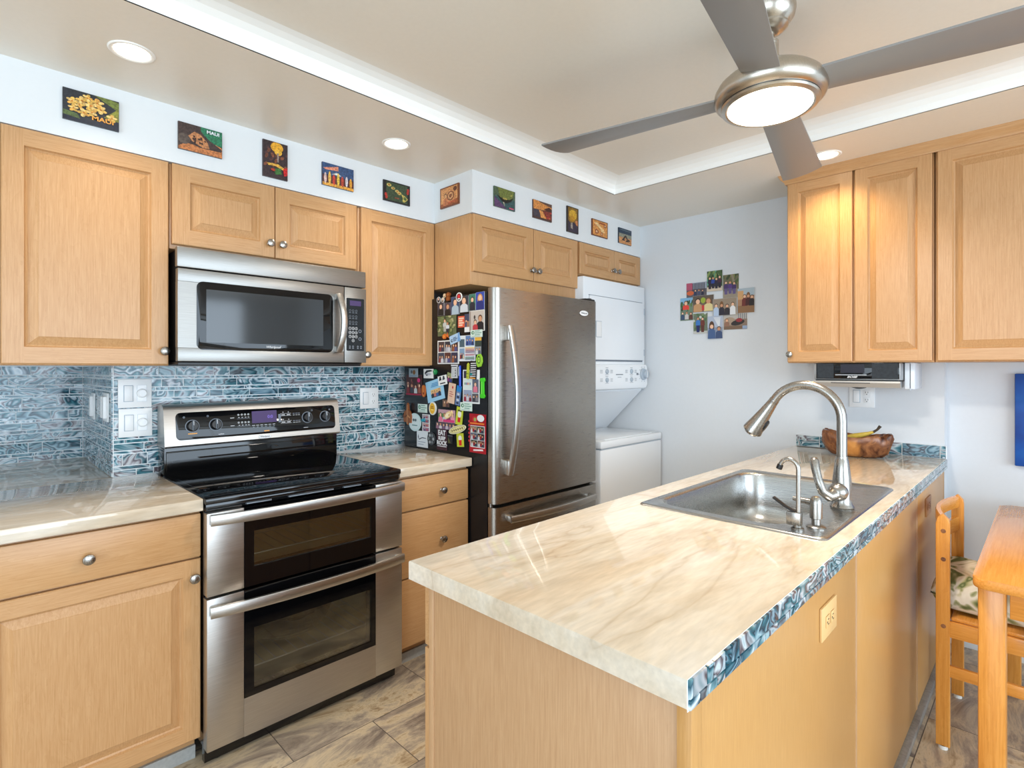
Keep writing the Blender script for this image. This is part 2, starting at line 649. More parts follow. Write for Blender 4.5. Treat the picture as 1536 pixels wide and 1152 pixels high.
    def prism(s, poly, F, n0, n1, mat=None, bev=0.0):
        """poly in (u, z), extruded from n0 to n1 through F"""
        k = s.mi(mat)
        a = [s.bm.verts.new(F(u, z, n0)) for u, z in poly]
        b = [s.bm.verts.new(F(u, z, n1)) for u, z in poly]
        m = len(poly)
        fs = [s.bm.faces.new(a[::-1]), s.bm.faces.new(b)]
        for j in range(m):
            fs.append(s.bm.faces.new([a[j], a[(j + 1) % m], b[(j + 1) % m], b[j]]))
        for f in fs:
            f.material_index = k
        if bev:
            bmesh.ops.bevel(s.bm, geom=list(fs[1].edges), offset=bev, segments=2, profile=0.5, affect='EDGES')
        return s

    def build(s, name, mat=None, parent=None, ang=32, local=False):
        bmesh.ops.recalc_face_normals(s.bm, faces=s.bm.faces[:])
        if parent is not None and not local:
            bmesh.ops.translate(s.bm, verts=s.bm.verts[:], vec=-root_loc(parent))
        me = bpy.data.meshes.new(name)
        s.bm.to_mesh(me)
        s.bm.free()
        if not s.mats:
            s.mats = [M[mat] if isinstance(mat, str) else mat]
        for m in s.mats:
            me.materials.append(m)
        if ang:
            for p in me.polygons:
                p.use_smooth = True
            me.set_sharp_from_angle(angle=math.radians(ang))
        o = bpy.data.objects.new(name, me)
        COL.objects.link(o)
        if parent is not None:
            o.parent = parent
        return o


def tag(o, label=None, cat=None, group=None, kind=None):
    if label:
        o['label'] = label
    if cat:
        o['category'] = cat
    if group:
        o['group'] = group
    if kind:
        o['kind'] = kind
    return o


def thing(name, label, cat, loc=(0, 0, 0), group=None, rotz=0.0):
    o = bpy.data.objects.new(name, None)
    COL.objects.link(o)
    o.location = loc
    o.rotation_euler = (0, 0, rotz)
    o.empty_display_size = 0.05
    return tag(o, label, cat, group)


def structure(o):
    o['kind'] = 'structure'
    return o


def FX(Y):
    """frame on a face looking towards -Y: u = x, z up, n towards the room"""
    return lambda u, z, n=0.0: (u, Y - n, z)


def FY(X):
    """frame on a face looking towards -X: u = -y"""
    return lambda u, z, n=0.0: (X - n, -u, z)


def dirn(F):
    a = Vector(F(0, 0, 0))
    return (Vector(F(0, 0, 1)) - a).normalized()


def text(s, size, F, u, z, n, mat, parent, name='lettering', shear=0.0, depth=0.0006, align='CENTER', rot=0.0, bold=0.0, sx=1.0):
    cu = bpy.data.curves.new('letters', 'FONT')
    cu.body = s
    cu.size = size
    cu.align_x = align
    cu.align_y = 'CENTER'
    cu.extrude = depth / 2
    cu.shear = shear
    cu.offset = bold
    cu.resolution_u = 3
    t = bpy.data.objects.new('letters', cu)
    COL.objects.link(t)
    dg = bpy.context.evaluated_depsgraph_get()
    me = bpy.data.meshes.new_from_object(t.evaluated_get(dg))
    bpy.data.objects.remove(t)
    bpy.data.curves.remove(cu)
    rl = root_loc(parent)
    c, q = math.cos(rot), math.sin(rot)
    for v in me.vertices:
        x, y, w = v.co
        x *= sx
        v.co = Vector(F(u + x * c - y * q, z + x * q + y * c, n + w)) - rl
    me.name = name
    me.materials.clear()
    me.materials.append(M[mat])
    o = bpy.data.objects.new(name, me)
    COL.objects.link(o)
    o.parent = parent
    return o


KNOB = {}


def knob(parent, F, u, z, n=0.0):
    """round satin knob, shared mesh, axis along the face normal"""
    d = dirn(F)
    key = tuple(round(v) for v in d)
    if key not in KNOB:
        mb = MB()
        mb.lathe((0, 0, 0), d, [(0.0085, 0), (0.0085, 0.001), (0.0055, 0.004), (0.005, 0.012), (0.008, 0.0155), (0.0145, 0.018), (0.0165, 0.022), (0.0150, 0.0262), (0.0095, 0.0288), (0, 0.0296)], 20)
        KNOB[key] = mb.build('knob', 'nickel')
        o = KNOB[key]
    else:
        o = KNOB[key].copy()
        COL.objects.link(o)
    o.parent = parent
    o.location = Vector(F(u, z, n)) - root_loc(parent)
    return o


def rect_ring(F, r0, r1, n0, n1):
    a = [F(r0[0], r0[2], n0), F(r0[1], r0[2], n0), F(r0[1], r0[3], n0), F(r0[0], r0[3], n0)]
    b = [F(r1[0], r1[2], n1), F(r1[1], r1[2], n1), F(r1[1], r1[3], n1), F(r1[0], r1[3], n1)]
    return [[a[i], a[(i + 1) % 4], b[(i + 1) % 4], b[i]] for i in range(4)]


def raised_door(parent, F, u0, u1, z0, z1, horiz, fw=0.055, th=0.02, name='door'):
    """stiles, rails and a raised bevelled field; F places it with n = 0 on the carcass front"""
    mb = MB()
    v, h = 'maple', horiz
    e = 0.003

    def q(pts, mat):
        mb.face(pts, mat)
    R_ = lambda i: (u0 + i, u1 - i, z0 + i, z1 - i)
    for f in rect_ring(F, R_(0), R_(0), 0.0, th - e):
        q(f, v)
    for f in rect_ring(F, R_(0), R_(e), th - e, th):
        q(f, v)
    a, b, c, d = R_(e)
    iu0, iu1, iz0, iz1 = R_(fw)
    for (x0, x1, y0, y1, mt) in ((a, iu0, c, d, v), (iu1, b, c, d, v), (iu0, iu1, c, iz0, h), (iu0, iu1, iz1, d, h)):
        q([F(x0, y0, th), F(x1, y0, th), F(x1, y1, th), F(x0, y1, th)], mt)
    for f in rect_ring(F, R_(fw), R_(fw + 0.004), th, th - 0.009):
        q(f, v)
    for f in rect_ring(F, R_(fw + 0.004), R_(fw + 0.009), th - 0.009, th - 0.0115):
        q(f, v)
    bev = min(0.034, (min(u1 - u0, z1 - z0) / 2 - fw) * 0.45)
    for f in rect_ring(F, R_(fw + 0.009), R_(fw + bev), th - 0.0115, th - 0.0015):
        q(f, v)
    for f in rect_ring(F, R_(fw + bev), R_(fw + bev + 0.0015), th - 0.0015, th):
        q(f, v)
    a, b, c, d = R_(fw + bev + 0.0015)
    q([F(a, c, th), F(b, c, th), F(b, d, th), F(a, d, th)], v)
    q([F(u0, z0, 0), F(u1, z0, 0), F(u1, z1, 0), F(u0, z1, 0)], v)
    return mb.build(name, None, parent, ang=20)


def slab_front(parent, F, u0, u1, z0, z1, horiz, th=0.02, name='drawer'):
    mb = MB()
    mb.fbox(F, u0, u1, z0, z1, 0, th, horiz, bev=0.003)
    return mb.build(name, None, parent)


def tiles(mb, F, u0, u1, z0, z1, rows, lens, seed, gap=0.0034, th=0.004):
    """strips of glass tiles, each with its own pattern offset and tint"""
    r = random.Random(seed)
    bm = mb.bm
    uvl = bm.loops.layers.uv.get('UVMap') or bm.loops.layers.uv.new('UVMap')
    cl = bm.loops.layers.float_color.get('Col') or bm.loops.layers.float_color.new('Col')
    k = mb.mi('tile')
    z = z1
    i = 0
    while z > z0 + 0.004:
        h = rows[i % len(rows)]
        i += 1
        zb = max(z - h, z0)
        if zb - z0 < 0.006:
            zb = z0
        u = u0 - r.random() * 0.06
        while u < u1 - 0.002:
            L = r.uniform(*lens)
            a, b = max(u, u0), min(u + L, u1)
            u += L
            if b - a < 0.006:
                continue
            g = gap / 2
            a += g
            b -= g
            t0, t1 = zb + g, z - g
            if t1 - t0 < 0.002:
                continue
            ou, oz = r.random() * 20, r.random() * 20
            w = r.random()
            tint = lin(*[int(v) for v in ((228, 232, 232) if w < 0.35 else (164, 198, 204) if w < 0.55 else (254, 254, 254) if w < 0.84 else (112, 158, 174) if w < 0.92 else (214, 204, 202))])
            e = 0.0009
            P = [F(a, t0, 0), F(b, t0, 0), F(b, t1, 0), F(a, t1, 0)]
            Q = [F(a + e, t0 + e, th), F(b - e, t0 + e, th), F(b - e, t1 - e, th), F(a + e, t1 - e, th)]
            vp = [bm.verts.new(p) for p in P]
            vq = [bm.verts.new(p) for p in Q]
            st = r.choice((1, 1, -1))
            uvs = {}
            for vv, (x, y) in zip(vp + vq, [(a, t0), (b, t0), (b, t1), (a, t1)] * 2):
                uvs[vv] = (x * st + ou, y + oz)
            fs = [bm.faces.new(vq)] + [bm.faces.new([vp[j], vp[(j + 1) % 4], vq[(j + 1) % 4], vq[j]]) for j in range(4)]
            for f in fs:
                f.material_index = k
                for lp in f.loops:
                    lp[uvl].uv = uvs[lp.vert]
                    lp[cl] = tint
        z = zb


class Pic:
    """a flat printed thing: a thin card with printed shapes, colours in the corner attribute"""

    def __init__(s, F, u, z, w, h, rot=0.0, th=0.0015, base=(240, 240, 238), outline=None, n0=0.0):
        s.F, s.u, s.z, s.w, s.h = F, u, z, w, h
        s.c, s.s = math.cos(rot), math.sin(rot)
        s.bm = bmesh.new()
        s.cl = s.bm.loops.layers.float_color.new('Col')
        s.th = th
        s.n0 = n0
        s.k = 0
        out = outline or [(0, 0), (1, 0), (1, 1), (0, 1)]
        a = [s.bm.verts.new(s.P(x, y, n0)) for x, y in out]
        b = [s.bm.verts.new(s.P(x, y, n0 + th)) for x, y in out]
        m = len(out)
        fs = [s.bm.faces.new(b), s.bm.faces.new(a[::-1])] + [s.bm.faces.new([a[j], a[(j + 1) % m], b[(j + 1) % m], b[j]]) for j in range(m)]
        for f in fs:
            s.paint(f, base)

    def P(s, x, y, n):
        dx, dy = (x - 0.5) * s.w, (y - 0.5) * s.h
        return s.F(s.u + dx * s.c - dy * s.s, s.z + dx * s.s + dy * s.c, n)

    def paint(s, f, col):
        c = lin(*col)
        for lp in f.loops:
            lp[s.cl] = c

    def poly(s, pts, col):
        s.k += 1
        n = s.n0 + s.th + 0.00009 * s.k
        pts = [(min(max(x, 0.004), 0.996), min(max(y, 0.004), 0.996)) for x, y in pts]
        q = []
        for p in pts:
            if not q or (abs(p[0] - q[-1][0]) + abs(p[1] - q[-1][1])) > 1e-4:
                q.append(p)
        if len(q) < 3:
            return s
        s.paint(s.bm.faces.new([s.bm.verts.new(s.P(x, y, n)) for x, y in q]), col)
        return s

    def rect(s, x0, y0, x1, y1, col):
        return s.poly([(x0, y0), (x1, y0), (x1, y1), (x0, y1)], col)

    def ell(s, cx, cy, rx, ry, col, n=12, rot=0.0):
        c, q = math.cos(rot), math.sin(rot)
        return s.poly([(cx + rx * math.cos(t) * c - ry * math.sin(t) * q, cy + rx * math.cos(t) * q + ry * math.sin(t) * c) for t in [2 * PI * i / n for i in range(n)]], col)

    def person(s, cx, y0, h, shirt, hair=(50, 34, 26), skin=(222, 172, 140), w=None, legs=None, long_hair=False):
        w = w or h * 0.42 * s.h / s.w
        hh = h
        if legs:
            s.poly([(cx - w * 0.32, y0), (cx + w * 0.32, y0), (cx + w * 0.4, y0 + h * 0.45), (cx - w * 0.4, y0 + h * 0.45)], legs)
            y1, hh = y0 + h * 0.42, h * 0.58
        else:
            y1 = y0
        if long_hair:
            s.ell(cx, y1 + hh * 0.68, w * 0.36, hh * 0.30, hair)
        s.poly([(cx - w * 0.5, y1), (cx + w * 0.5, y1), (cx + w * 0.46, y1 + hh * 0.45), (cx + w * 0.16, y1 + hh * 0.58), (cx - w * 0.16, y1 + hh * 0.58), (cx - w * 0.46, y1 + hh * 0.45)], shirt)
        hr = min(w * 0.27, hh * 0.24 * s.h / s.w)
        hv = hr * s.w / s.h
        s.ell(cx, y1 + hh * 0.58 + hv * 1.05, hr * 1.12, hv * 1.2, hair)
        s.ell(cx, y1 + hh * 0.58 + hv * 0.8, hr * 0.88, hv * 1.0, skin)
        return s

    def build(s, name, label=None, cat=None, group=None, mat='print', parent=None):
        c = Vector(s.F(s.u, s.z, s.n0))
        bmesh.ops.translate(s.bm, verts=s.bm.verts[:], vec=-(c if parent is None else root_loc(parent)))
        me = bpy.data.meshes.new(name)
        s.bm.to_mesh(me)
        s.bm.free()
        me.materials.append(M[mat])
        o = bpy.data.objects.new(name, me)
        COL.objects.link(o)
        if parent is None:
            o.location = c
        else:
            o.parent = parent
        return tag(o, label, cat, group)
# ------------------------------------------------------------------ room shell
ZC, ZT, ZS = 2.345, 2.41, 2.131      # ceiling, tray, soffit underside
XB, XB2 = 3.7755, 3.86               # back wall, stepped back part of it


def plainbox(name, mat, *b):
    return MB().box(*b).build(name, mat, None, ang=0)


structure(plainbox('floor', 'floor', -3.2, 4.1, -6.2, 1.0, -0.1, 0.0))

mb = MB()
for b in ((-3.2, 4.1, -0.89, 1.0), (3.055, 4.1, -4.2, -0.89), (-3.2, -1.6, -4.2, -0.89), (-3.2, 4.1, -6.2, -4.2)):
    mb.box(*b, ZC, 2.6)
mb.box(-1.6, 3.055, -4.2, -0.89, ZT, 2.6)
structure(mb.build('ceiling', 'ceiling', None, ang=0))

# white cove lining the tray
mb = MB()
x0, x1, y0, y1 = -1.6, 3.055, -4.2, -0.89
pr = [(0.0, ZC), (0.0, ZT), (0.095, ZT), (0.070, ZT - 0.003), (0.045, ZT - 0.010), (0.024, ZT - 0.022), (0.010, ZT - 0.040), (0.006, ZC + 0.004), (0.006, ZC)]
loops = [[(x0 + d, y0 + d, z), (x1 - d, y0 + d, z), (x1 - d, y1 - d, z), (x0 + d, y1 - d, z)] for d, z in pr]
for a, b in zip(loops, loops[1:]):
    for i in range(4):
        mb.face([a[i], a[(i + 1) % 4], b[(i + 1) % 4], b[i]])
structure(mb.build('trim_1', 'cove', None, ang=40))

structure(plainbox('wall_left', 'wall', 0.8566, XB, 0.008, 0.3, 0, ZC))
mb = MB()
mb.box(-3.2, 0.8566, 0.738, 0.95, 0, 1.40)
mb.box(-3.2, 0.8566, 0.012, 0.95, 1.40, ZC)
structure(mb.build('wall_niche', 'wall', None, ang=0))
mb = MB()
mb.box(XB, 4.1, -2.30, 0.3, 0, ZC)
mb.box(XB2, 4.1, -6.2, -2.30, 0, ZC)
structure(mb.build('wall_back', 'wall', None, ang=0))
mb = MB()
mb.box(-3.2, 2.217, -0.31, 0.008, ZS, ZC)
mb.box(2.217, XB, -0.617, 0.008, ZS, ZC)
structure(mb.build('wall_soffit', 'soffit', None, ang=0))
# walls behind the camera, each with a wide window
mb = MB()
for b in ((-3.2, -1.35, 0, ZC), (3.15, 4.1, 0, ZC), (-1.35, 3.15, 0, 0.22), (-1.35, 3.15, 2.28, ZC)):
    mb.box(b[0], b[1], -6.2, -6.0, b[2], b[3])
structure(mb.build('wall_front', 'wall', None, ang=0))
mb = MB()
for b in ((-6.0, -4.75, 0, ZC), (-1.05, 0.95, 0, ZC), (-4.75, -1.05, 0, 0.22), (-4.75, -1.05, 2.28, ZC)):
    mb.box(-3.2, -3.0, b[0], b[1], b[2], b[3])
structure(mb.build('wall_right', 'wall', None, ang=0))
mb = MB()
for x in (-1.35, 0.15, 1.65, 3.09):
    mb.box(x, x + 0.06, -6.06, -6.0, 0.22, 2.28)
mb.box(-1.35, 3.15, -6.06, -6.0, 0.22, 0.28)
mb.box(-1.35, 3.15, -6.06, -6.0, 2.22, 2.28)
structure(mb.build('window_1', 'trim', None, ang=0))
mb = MB()
for y in (-4.75, -2.93, -1.11):
    mb.box(-3.06, -3.0, y, y + 0.06, 0.22, 2.28)
mb.box(-3.06, -3.0, -4.75, -1.05, 0.22, 0.28)
mb.box(-3.06, -3.0, -4.75, -1.05, 2.22, 2.28)
structure(mb.build('window_2', 'trim', None, ang=0))
structure(MB().box(XB2 - 0.012, XB2, -6.0, -2.305, 0, 0.085, bev=0.003).build('baseboard_back', 'trim'))

# ------------------------------------------------------------------ lamps


def downlight(x, y, label, power, group='round recessed ceiling lights', col=(1.0, 0.88, 0.74)):
    t = thing('recessed_light', label, 'ceiling light', (x, y, ZC - 0.004), group)
    mb = MB()
    mb.lathe((x, y, ZC), (0, 0, -1), [(0.063, 0), (0.063, 0.001), (0.060, 0.0035), (0.056, 0.004), (0.050, 0.002), (0.048, 0.0)], 40)
    mb.build('trim_ring', 'cove', t)
    mb = MB()
    mb.lathe((x, y, ZC), (0, 0, -1), [(0.0, 0.0015), (0.0475, 0.0015)], 40)
    mb.build('lamp_lens', 'lamp', t)
    l = bpy.data.lights.new('downlight', 'SPOT')
    l.energy = power
    l.spot_size = math.radians(135)
    l.spot_blend = 0.9
    l.shadow_soft_size = 0.06
    l.color = col
    o = bpy.data.objects.new('downlight', l)
    COL.objects.link(o)
    o.location = (0, 0, -0.01)
    o.parent = t
    return t


downlight(0.803, -0.618, 'lit round ceiling light above the large left wall cabinet and yellow flower plaque', 12)
downlight(1.781, -0.608, 'lit round ceiling light between tray edge and the islands map plaque', 12)
downlight(3.262, -1.922, 'lit round ceiling light just above the narrow right wall cabinet doors', 24, col=(1.0, 0.74, 0.40))
# ceiling fan
FXc, FYc = 2.104, -2.079
fan = thing('ceiling_fan', 'brushed nickel ceiling fan with four grey blades and lit round light', 'ceiling fan', (FXc, FYc, ZT))
c = (FXc, FYc, 0)
mb = MB()
mb.lathe((FXc, FYc, ZT), (0, 0, -1), [(0.07, 0), (0.07, 0.012), (0.066, 0.03), (0.055, 0.045), (0.050, 0.05), (0.050, 0.056), (0.038, 0.068), (0.018, 0.074), (0, 0.074)], 36)
can = mb.build('canopy', 'fan_metal', fan)
mb = MB()
mb.lathe((FXc, FYc, ZT), (0, 0, -1), [(0.012, 0.07), (0.012, 0.10), (0.024, 0.10), (0.024, 0.125)], 24)
mb.build('downrod', 'fan_metal', fan)
mb = MB()
mb.lathe((FXc, FYc, ZT), (0, 0, -1), [(0.022, 0.1000), (0.024, 0.1070), (0.024, 0.1100), (0.023, 0.1120), (0.025, 0.1420), (0.030, 0.1600), (0.040, 0.1740), (0.056, 0.1850), (0.078, 0.1930), (0.080, 0.1965),
                                      (0.105, 0.2030), (0.128, 0.2140), (0.143, 0.2280), (0.151, 0.2440), (0.153, 0.2580), (0.149, 0.2710), (0.140, 0.2800), (0.133, 0.2830)], 56)
hs = mb.build('motor_housing', 'fan_metal', fan)
mb = MB()
for k in range(12):
    a = 2 * PI * k / 12
    d = Vector((math.cos(a), math.sin(a), 0))
    e = Vector((-math.sin(a), math.cos(a), 0))
    P = lambda r, h, s: Vector((FXc, FYc, ZT - h + 0.018)) + d * r + e * s
    mb.tube([P(0.030, 0.176, 0), P(0.0375, 0.189, 0.003), P(0.050, 0.201, 0.006)], 0.0022, 6)
mb.build('vent_slot', 'black', hs)
mb = MB()
mb.lathe((FXc, FYc, ZT), (0, 0, -1), [(0.1335, 0.2825), (0.1325, 0.2855)], 56, 'black')
mb.lathe((FXc, FYc, ZT), (0, 0, -1), [(0.1325, 0.2845), (0.134, 0.2875), (0.131, 0.2920), (0.120, 0.2960), (0.115, 0.2940)], 56, 'fan_metal')
mb.build('light_ring', None, fan)
mb = MB()
mb.lathe((FXc, FYc, ZT), (0, 0, -1), [(0.1155, 0.2930), (0.113, 0.2960), (0.09, 0.3020), (0.05, 0.3070), (0, 0.3090)], 48)
mb.build('light_lens', 'fan_lamp', fan)
mb = MB()
prof = []
nb = 14
rows = []
for i in range(nb + 1):
    f = i / nb
    r = 0.125 + f * 0.60
    w = 0.050 + 0.022 * f
    pitch = -math.radians(9.5 - 2 * f)
    row = []
    for j in range(7):
        s_ = -1 + 2 * j / 6
        dx = r + 0.03 * max(0, f - 0.93) / 0.07 * s_ * 0.5
        cam_ = -0.008 * (1 - s_ * s_)
        yy, zz = s_ * w * math.cos(pitch) - cam_ * math.sin(pitch), s_ * w * math.sin(pitch) + cam_ * math.cos(pitch)
        row.append((dx, yy, zz))
    rows.append(row)
top = [[mb.bm.verts.new((x, y, z + 0.003)) for x, y, z in r] for r in rows]
bot = [[mb.bm.verts.new((x, y, z - 0.003)) for x, y, z in r] for r in rows]
for g, fl in ((top, 1), (bot, -1)):
    for a, b in zip(g, g[1:]):
        for j in range(6):
            mb.bm.faces.new([a[j], b[j], b[j + 1], a[j + 1]][::fl])
for i in range(nb):
    for j in (0, 6):
        mb.bm.faces.new([top[i][j], top[i + 1][j], bot[i + 1][j], bot[i][j]])
for i in (0, nb):
    for j in range(6):
        mb.bm.faces.new([top[i][j], top[i][j + 1], bot[i][j + 1], bot[i][j]])
bl = mb.build('blade', 'blade', fan, local=True)
for k in range(4):
    o = bl if k == 0 else bl.copy()
    if k:
        COL.objects.link(o)
        o.parent = fan
    o.location = (0, 0, -0.247)
    o.rotation_euler = (0, 0, math.radians(10 + 90 * k))
l = bpy.data.lights.new('fan_light', 'AREA')
l.shape = 'DISK'
l.size = 0.23
l.energy = 15
l.color = (1.0, 0.92, 0.82)
o = bpy.data.objects.new('fan_light', l)
COL.objects.link(o)
o.location = (0, 0, -0.34)
o.parent = fan
# the fan hangs a little out of plumb from its ball joint; the canopy stays flat on the ceiling
tilt = Matrix.Rotation(math.radians(2), 3, Vector((math.cos(math.radians(99.5)), math.sin(math.radians(99.5)), 0)))
fan.rotation_euler = tilt.to_euler()
can.rotation_euler = tilt.inverted().to_euler()
# ------------------------------------------------------------------ tile backsplash
ROWS = (0.041, 0.013, 0.034, 0.016, 0.030, 0.013, 0.048, 0.016)
ZCT = 0.914
mb = MB()
mb.box(0.8524, 2.24, 0.0035, 0.0078, ZCT, 1.38, 'grout')
tiles(mb, FX(0.004), 0.8544, 2.24, ZCT, 1.362, ROWS, (0.05, 0.17), 5)
tag(mb.build('tile_backsplash', None, None, ang=0), 'marbled blue glass tile backsplash on the wall behind the range', 'tile backsplash')
mb = MB()
mb.box(0.8520, 0.8562, 0.008, 0.738, ZCT, 1.38, 'grout')
tiles(mb, FY(0.8524), -0.730, 0.0, ZCT, 1.362, ROWS, (0.05, 0.17), 6)
tag(mb.build('tile_backsplash', None, None, ang=0), 'marbled blue glass tile on the narrow return wall of the counter nook', 'tile backsplash')
mb = MB()
mb.box(-0.6, 0.8520, 0.7335, 0.7378, ZCT, 1.38, 'grout')
tiles(mb, FX(0.734), -0.6, 0.848, ZCT, 1.362, ROWS, (0.05, 0.17), 7)
tag(mb.build('tile_backsplash', None, None, ang=0), 'marbled blue glass tile on the far back of the left counter nook', 'tile backsplash')

# ------------------------------------------------------------------ switch and outlet plates


def duplex(mb, F, u, z, n, horiz=False, mat='white_plastic'):
    for s_ in (-1, 1):
        cu, cz = (u + s_ * 0.019, z) if horiz else (u, z + s_ * 0.019)
        mb.fbox(F, cu - 0.0135, cu + 0.0135, cz - 0.0135, cz + 0.0135, n, n + 0.0022, mat, 0.0015)
        for d in (-0.0055, 0.0055):
            a, b = (cu, cz + d) if horiz else (cu + d, cz)
            if horiz:
                mb.fbox(F, a - 0.004, a + 0.004, b - 0.0009, b + 0.0009, n + 0.0018, n + 0.0026, 'ink')
            else:
                mb.fbox(F, a - 0.0009, a + 0.0009, b - 0.002, b + 0.006, n + 0.0018, n + 0.0026, 'ink')
        a, b = (cu - 0.008, cz) if horiz else (cu, cz - 0.008)
        mb.fbox(F, a - 0.002, a + 0.002, b - 0.002, b + 0.002, n + 0.0018, n + 0.0026, 'ink')


def wall_plate(name, label, cat, F, u, z, w, h, kinds, mat='white_plastic', horiz=False, th=0.006):
    t = thing(name, label, cat, F(u, z, 0))
    mb = MB()
    mb.fbox(F, u - w / 2, u + w / 2, z - h / 2, z + h / 2, 0, th, mat, 0.002)
    mb.build('plate', None, t)
    k = len(kinds)
    for i, kd in enumerate(kinds):
        cu = u + (i - (k - 1) / 2) * 0.046
        mb = MB()
        if kd == 'rocker':
            mb.fbox(F, cu - 0.0165, cu + 0.0165, z - 0.0335, z + 0.0335, th - 0.0004, th + 0.0008, 'grey_plastic')
            mb.fbox(F, cu - 0.0155, cu + 0.0155, z - 0.0325, z + 0.0325, th, th + 0.004, mat, 0.0015)
            mb.build('rocker_switch', None, t)
        elif kd == 'dimmer':
            mb.fbox(F, cu - 0.0165, cu + 0.0165, z - 0.0335, z + 0.0335, th - 0.0004, th + 0.0008, 'grey_plastic')
            mb.fbox(F, cu - 0.0158, cu + 0.0158, z - 0.0328, z + 0.0328, th, th + 0.002, mat)
            mb.lathe(F(cu, z, th), dirn(F), [(0.0185, 0.0), (0.0185, 0.006), (0.017, 0.011), (0.014, 0.0125), (0.013, 0.0115), (0, 0.0115)], 24, mat)
            mb.build('dimmer_knob', None, t)
        elif kd == 'duplex':
            if not horiz:
                mb.fbox(F, cu - 0.0165, cu + 0.0165, z - 0.0335, z + 0.0335, th - 0.0004, th + 0.0008, mat)
            duplex(mb, F, cu, z, th, horiz, mat)
            mb.build('socket', None, t)
        elif kd == 'plug_strip':
            mb.fbox(F, cu - 0.015, cu + 0.015, z - 0.045, z + 0.045, th - 0.001, th + 0.012, mat, 0.003)
            mb.build('cover', None, t)
    return t


Fw = FX(0.0)
wall_plate('switch_plate', 'white double switch plate left of the range, upper of the stacked pair', 'switch plate', Fw, 0.926, 1.2495, 0.116, 0.116, ['rocker', 'dimmer'])
wall_plate('switch_plate', 'white double switch plate left of the range, lower of the stacked pair', 'switch plate', Fw, 0.928, 1.130, 0.116, 0.116, ['rocker', 'dimmer'])
wall_plate('outlet_plate', 'white switch and outlet plate on tile between range and refrigerator', 'outlet', Fw, 2.003, 1.189, 0.113, 0.114, ['rocker', 'duplex'])
Fn = FY(0.8484)
wall_plate('outlet_plate', 'white outlet plate on the nook return wall, deeper one near the corner', 'outlet', Fn, -0.405, 1.182, 0.075, 0.118, ['plug_strip'])
wall_plate('outlet_plate', 'white outlet plate on the nook return wall, front one beside the switches', 'outlet', Fn, -0.105, 1.192, 0.115, 0.118, ['plug_strip', 'plug_strip'])

# ------------------------------------------------------------------ upper cabinets on the range wall
YU = -0.297                                  # carcass front; doors stand 2 cm proud
FU = FX(YU)


def wall_cabinet(label, x0, x1, z0, z1, doors, F=FU, yb=0.006, horiz='maple_x', light=True):
    t = thing('wall_cabinet', label, 'cabinet', ((x0 + x1) / 2, yb, z0))
    mb = MB()
    a = F(x0, z0, 0)
    mb.box(x0, x1, a[1], yb, z0, z1, 'maple', 0.0015)
    mb.build('body', None, t)
    for d in doors:
        dr = raised_door(t, F, d[0], d[1], d[2], d[3], horiz, d[6] if len(d) > 6 else 0.055)
        if d[4]:
            knob(dr, F, d[4], d[5], 0.02)
    return t


ZT_ = ZS - 0.003
wall_cabinet('tall maple wall cabinet cut off by the left edge of the picture', 0.09, 0.508, 1.362, ZT_, [(0.10, 0.505, 1.366, ZT_ - 0.002, 0, 0)])
wall_cabinet('tall single door maple wall cabinet left of the microwave, knob at bottom right', 0.510, 0.977, 1.362, ZT_, [(0.513, 0.973, 1.366, ZT_ - 0.002, 0.957, 1.416)])
wall_cabinet('short two door maple cabinet directly above the microwave', 0.979, 1.764, 1.806, ZT_, [(0.985, 1.3665, 1.822, ZT_ - 0.002, 1.343, 1.880, 0.06), (1.3695, 1.752, 1.822, ZT_ - 0.002, 1.394, 1.880, 0.06)])
wall_cabinet('tall single door maple wall cabinet between microwave and refrigerator', 1.766, 2.214, 1.364, ZT_, [(1.776, 2.211, 1.368, ZT_ - 0.002, 1.80, 1.418)])
YF2 = -0.602
FF = FX(YF2)
wall_cabinet('deep maple cabinet over the refrigerator with two doors and side panel', 2.216, 3.074, 1.774, ZT_, [(2.224, 2.666, 1.838, ZT_ - 0.002, 2.645, 1.893), (2.670, 3.062, 1.838, ZT_ - 0.002, 2.695, 1.893)], F=FF)
wall_cabinet('small low maple cabinet above the white dryer with two short doors', 3.076, XB - 0.002, 1.928, ZT_, [(3.084, 3.452, 1.932, ZT_ - 0.002, 3.425, 1.99, 0.05), (3.456, XB - 0.006, 1.932, ZT_ - 0.002, 3.484, 1.99, 0.05)], F=FF)

# ------------------------------------------------------------------ microwave
mw = thing('microwave_oven', 'stainless over the range microwave with dark window and keypad', 'microwave', (1.375, 0.0, 1.376))
X0, X1, YM = 0.992, 1.752, -0.400
FM = FX(YM)
mb = MB()
mb.box(X0 + 0.004, X1 - 0.004, YM + 0.028, -0.002, 1.374, 1.800, 'dark', 0.003)
mb.build('body', None, mw)
mb = MB()
mb.fbox(FM, X0 - 0.012, X1, 1.725, 1.800, -0.028, 0.0, 'steel', 0.004)
mb.build('vent_panel', None, mw)
mb = MB()
mb.box(X0 - 0.006, X1 - 0.02, YM + 0.012, -0.01, 1.362, 1.376, 'black', 0.003)
mb.build('base_grille', None, mw)
Z0, Z1 = 1.378, 1.720
XD = 1.640
# door: steel frame round a black window
mb = MB()
wx0, wx1, wz0, wz1 = 1.050, 1.580, 1.428, 1.672
mb.fbox(FM, X0 - 0.010, XD, Z0, wz0, -0.028, 0.002, 'steel', 0.002)
mb.fbox(FM, X0 - 0.010, XD, wz1, Z1, -0.028, 0.002, 'steel', 0.002)
mb.fbox(FM, X0 - 0.010, wx0, wz0, wz1, -0.028, 0.002, 'steel', 0.0)
mb.fbox(FM, wx1, XD, wz0, wz1, -0.028, 0.002, 'steel', 0.0)
dr = mb.build('door', None, mw)


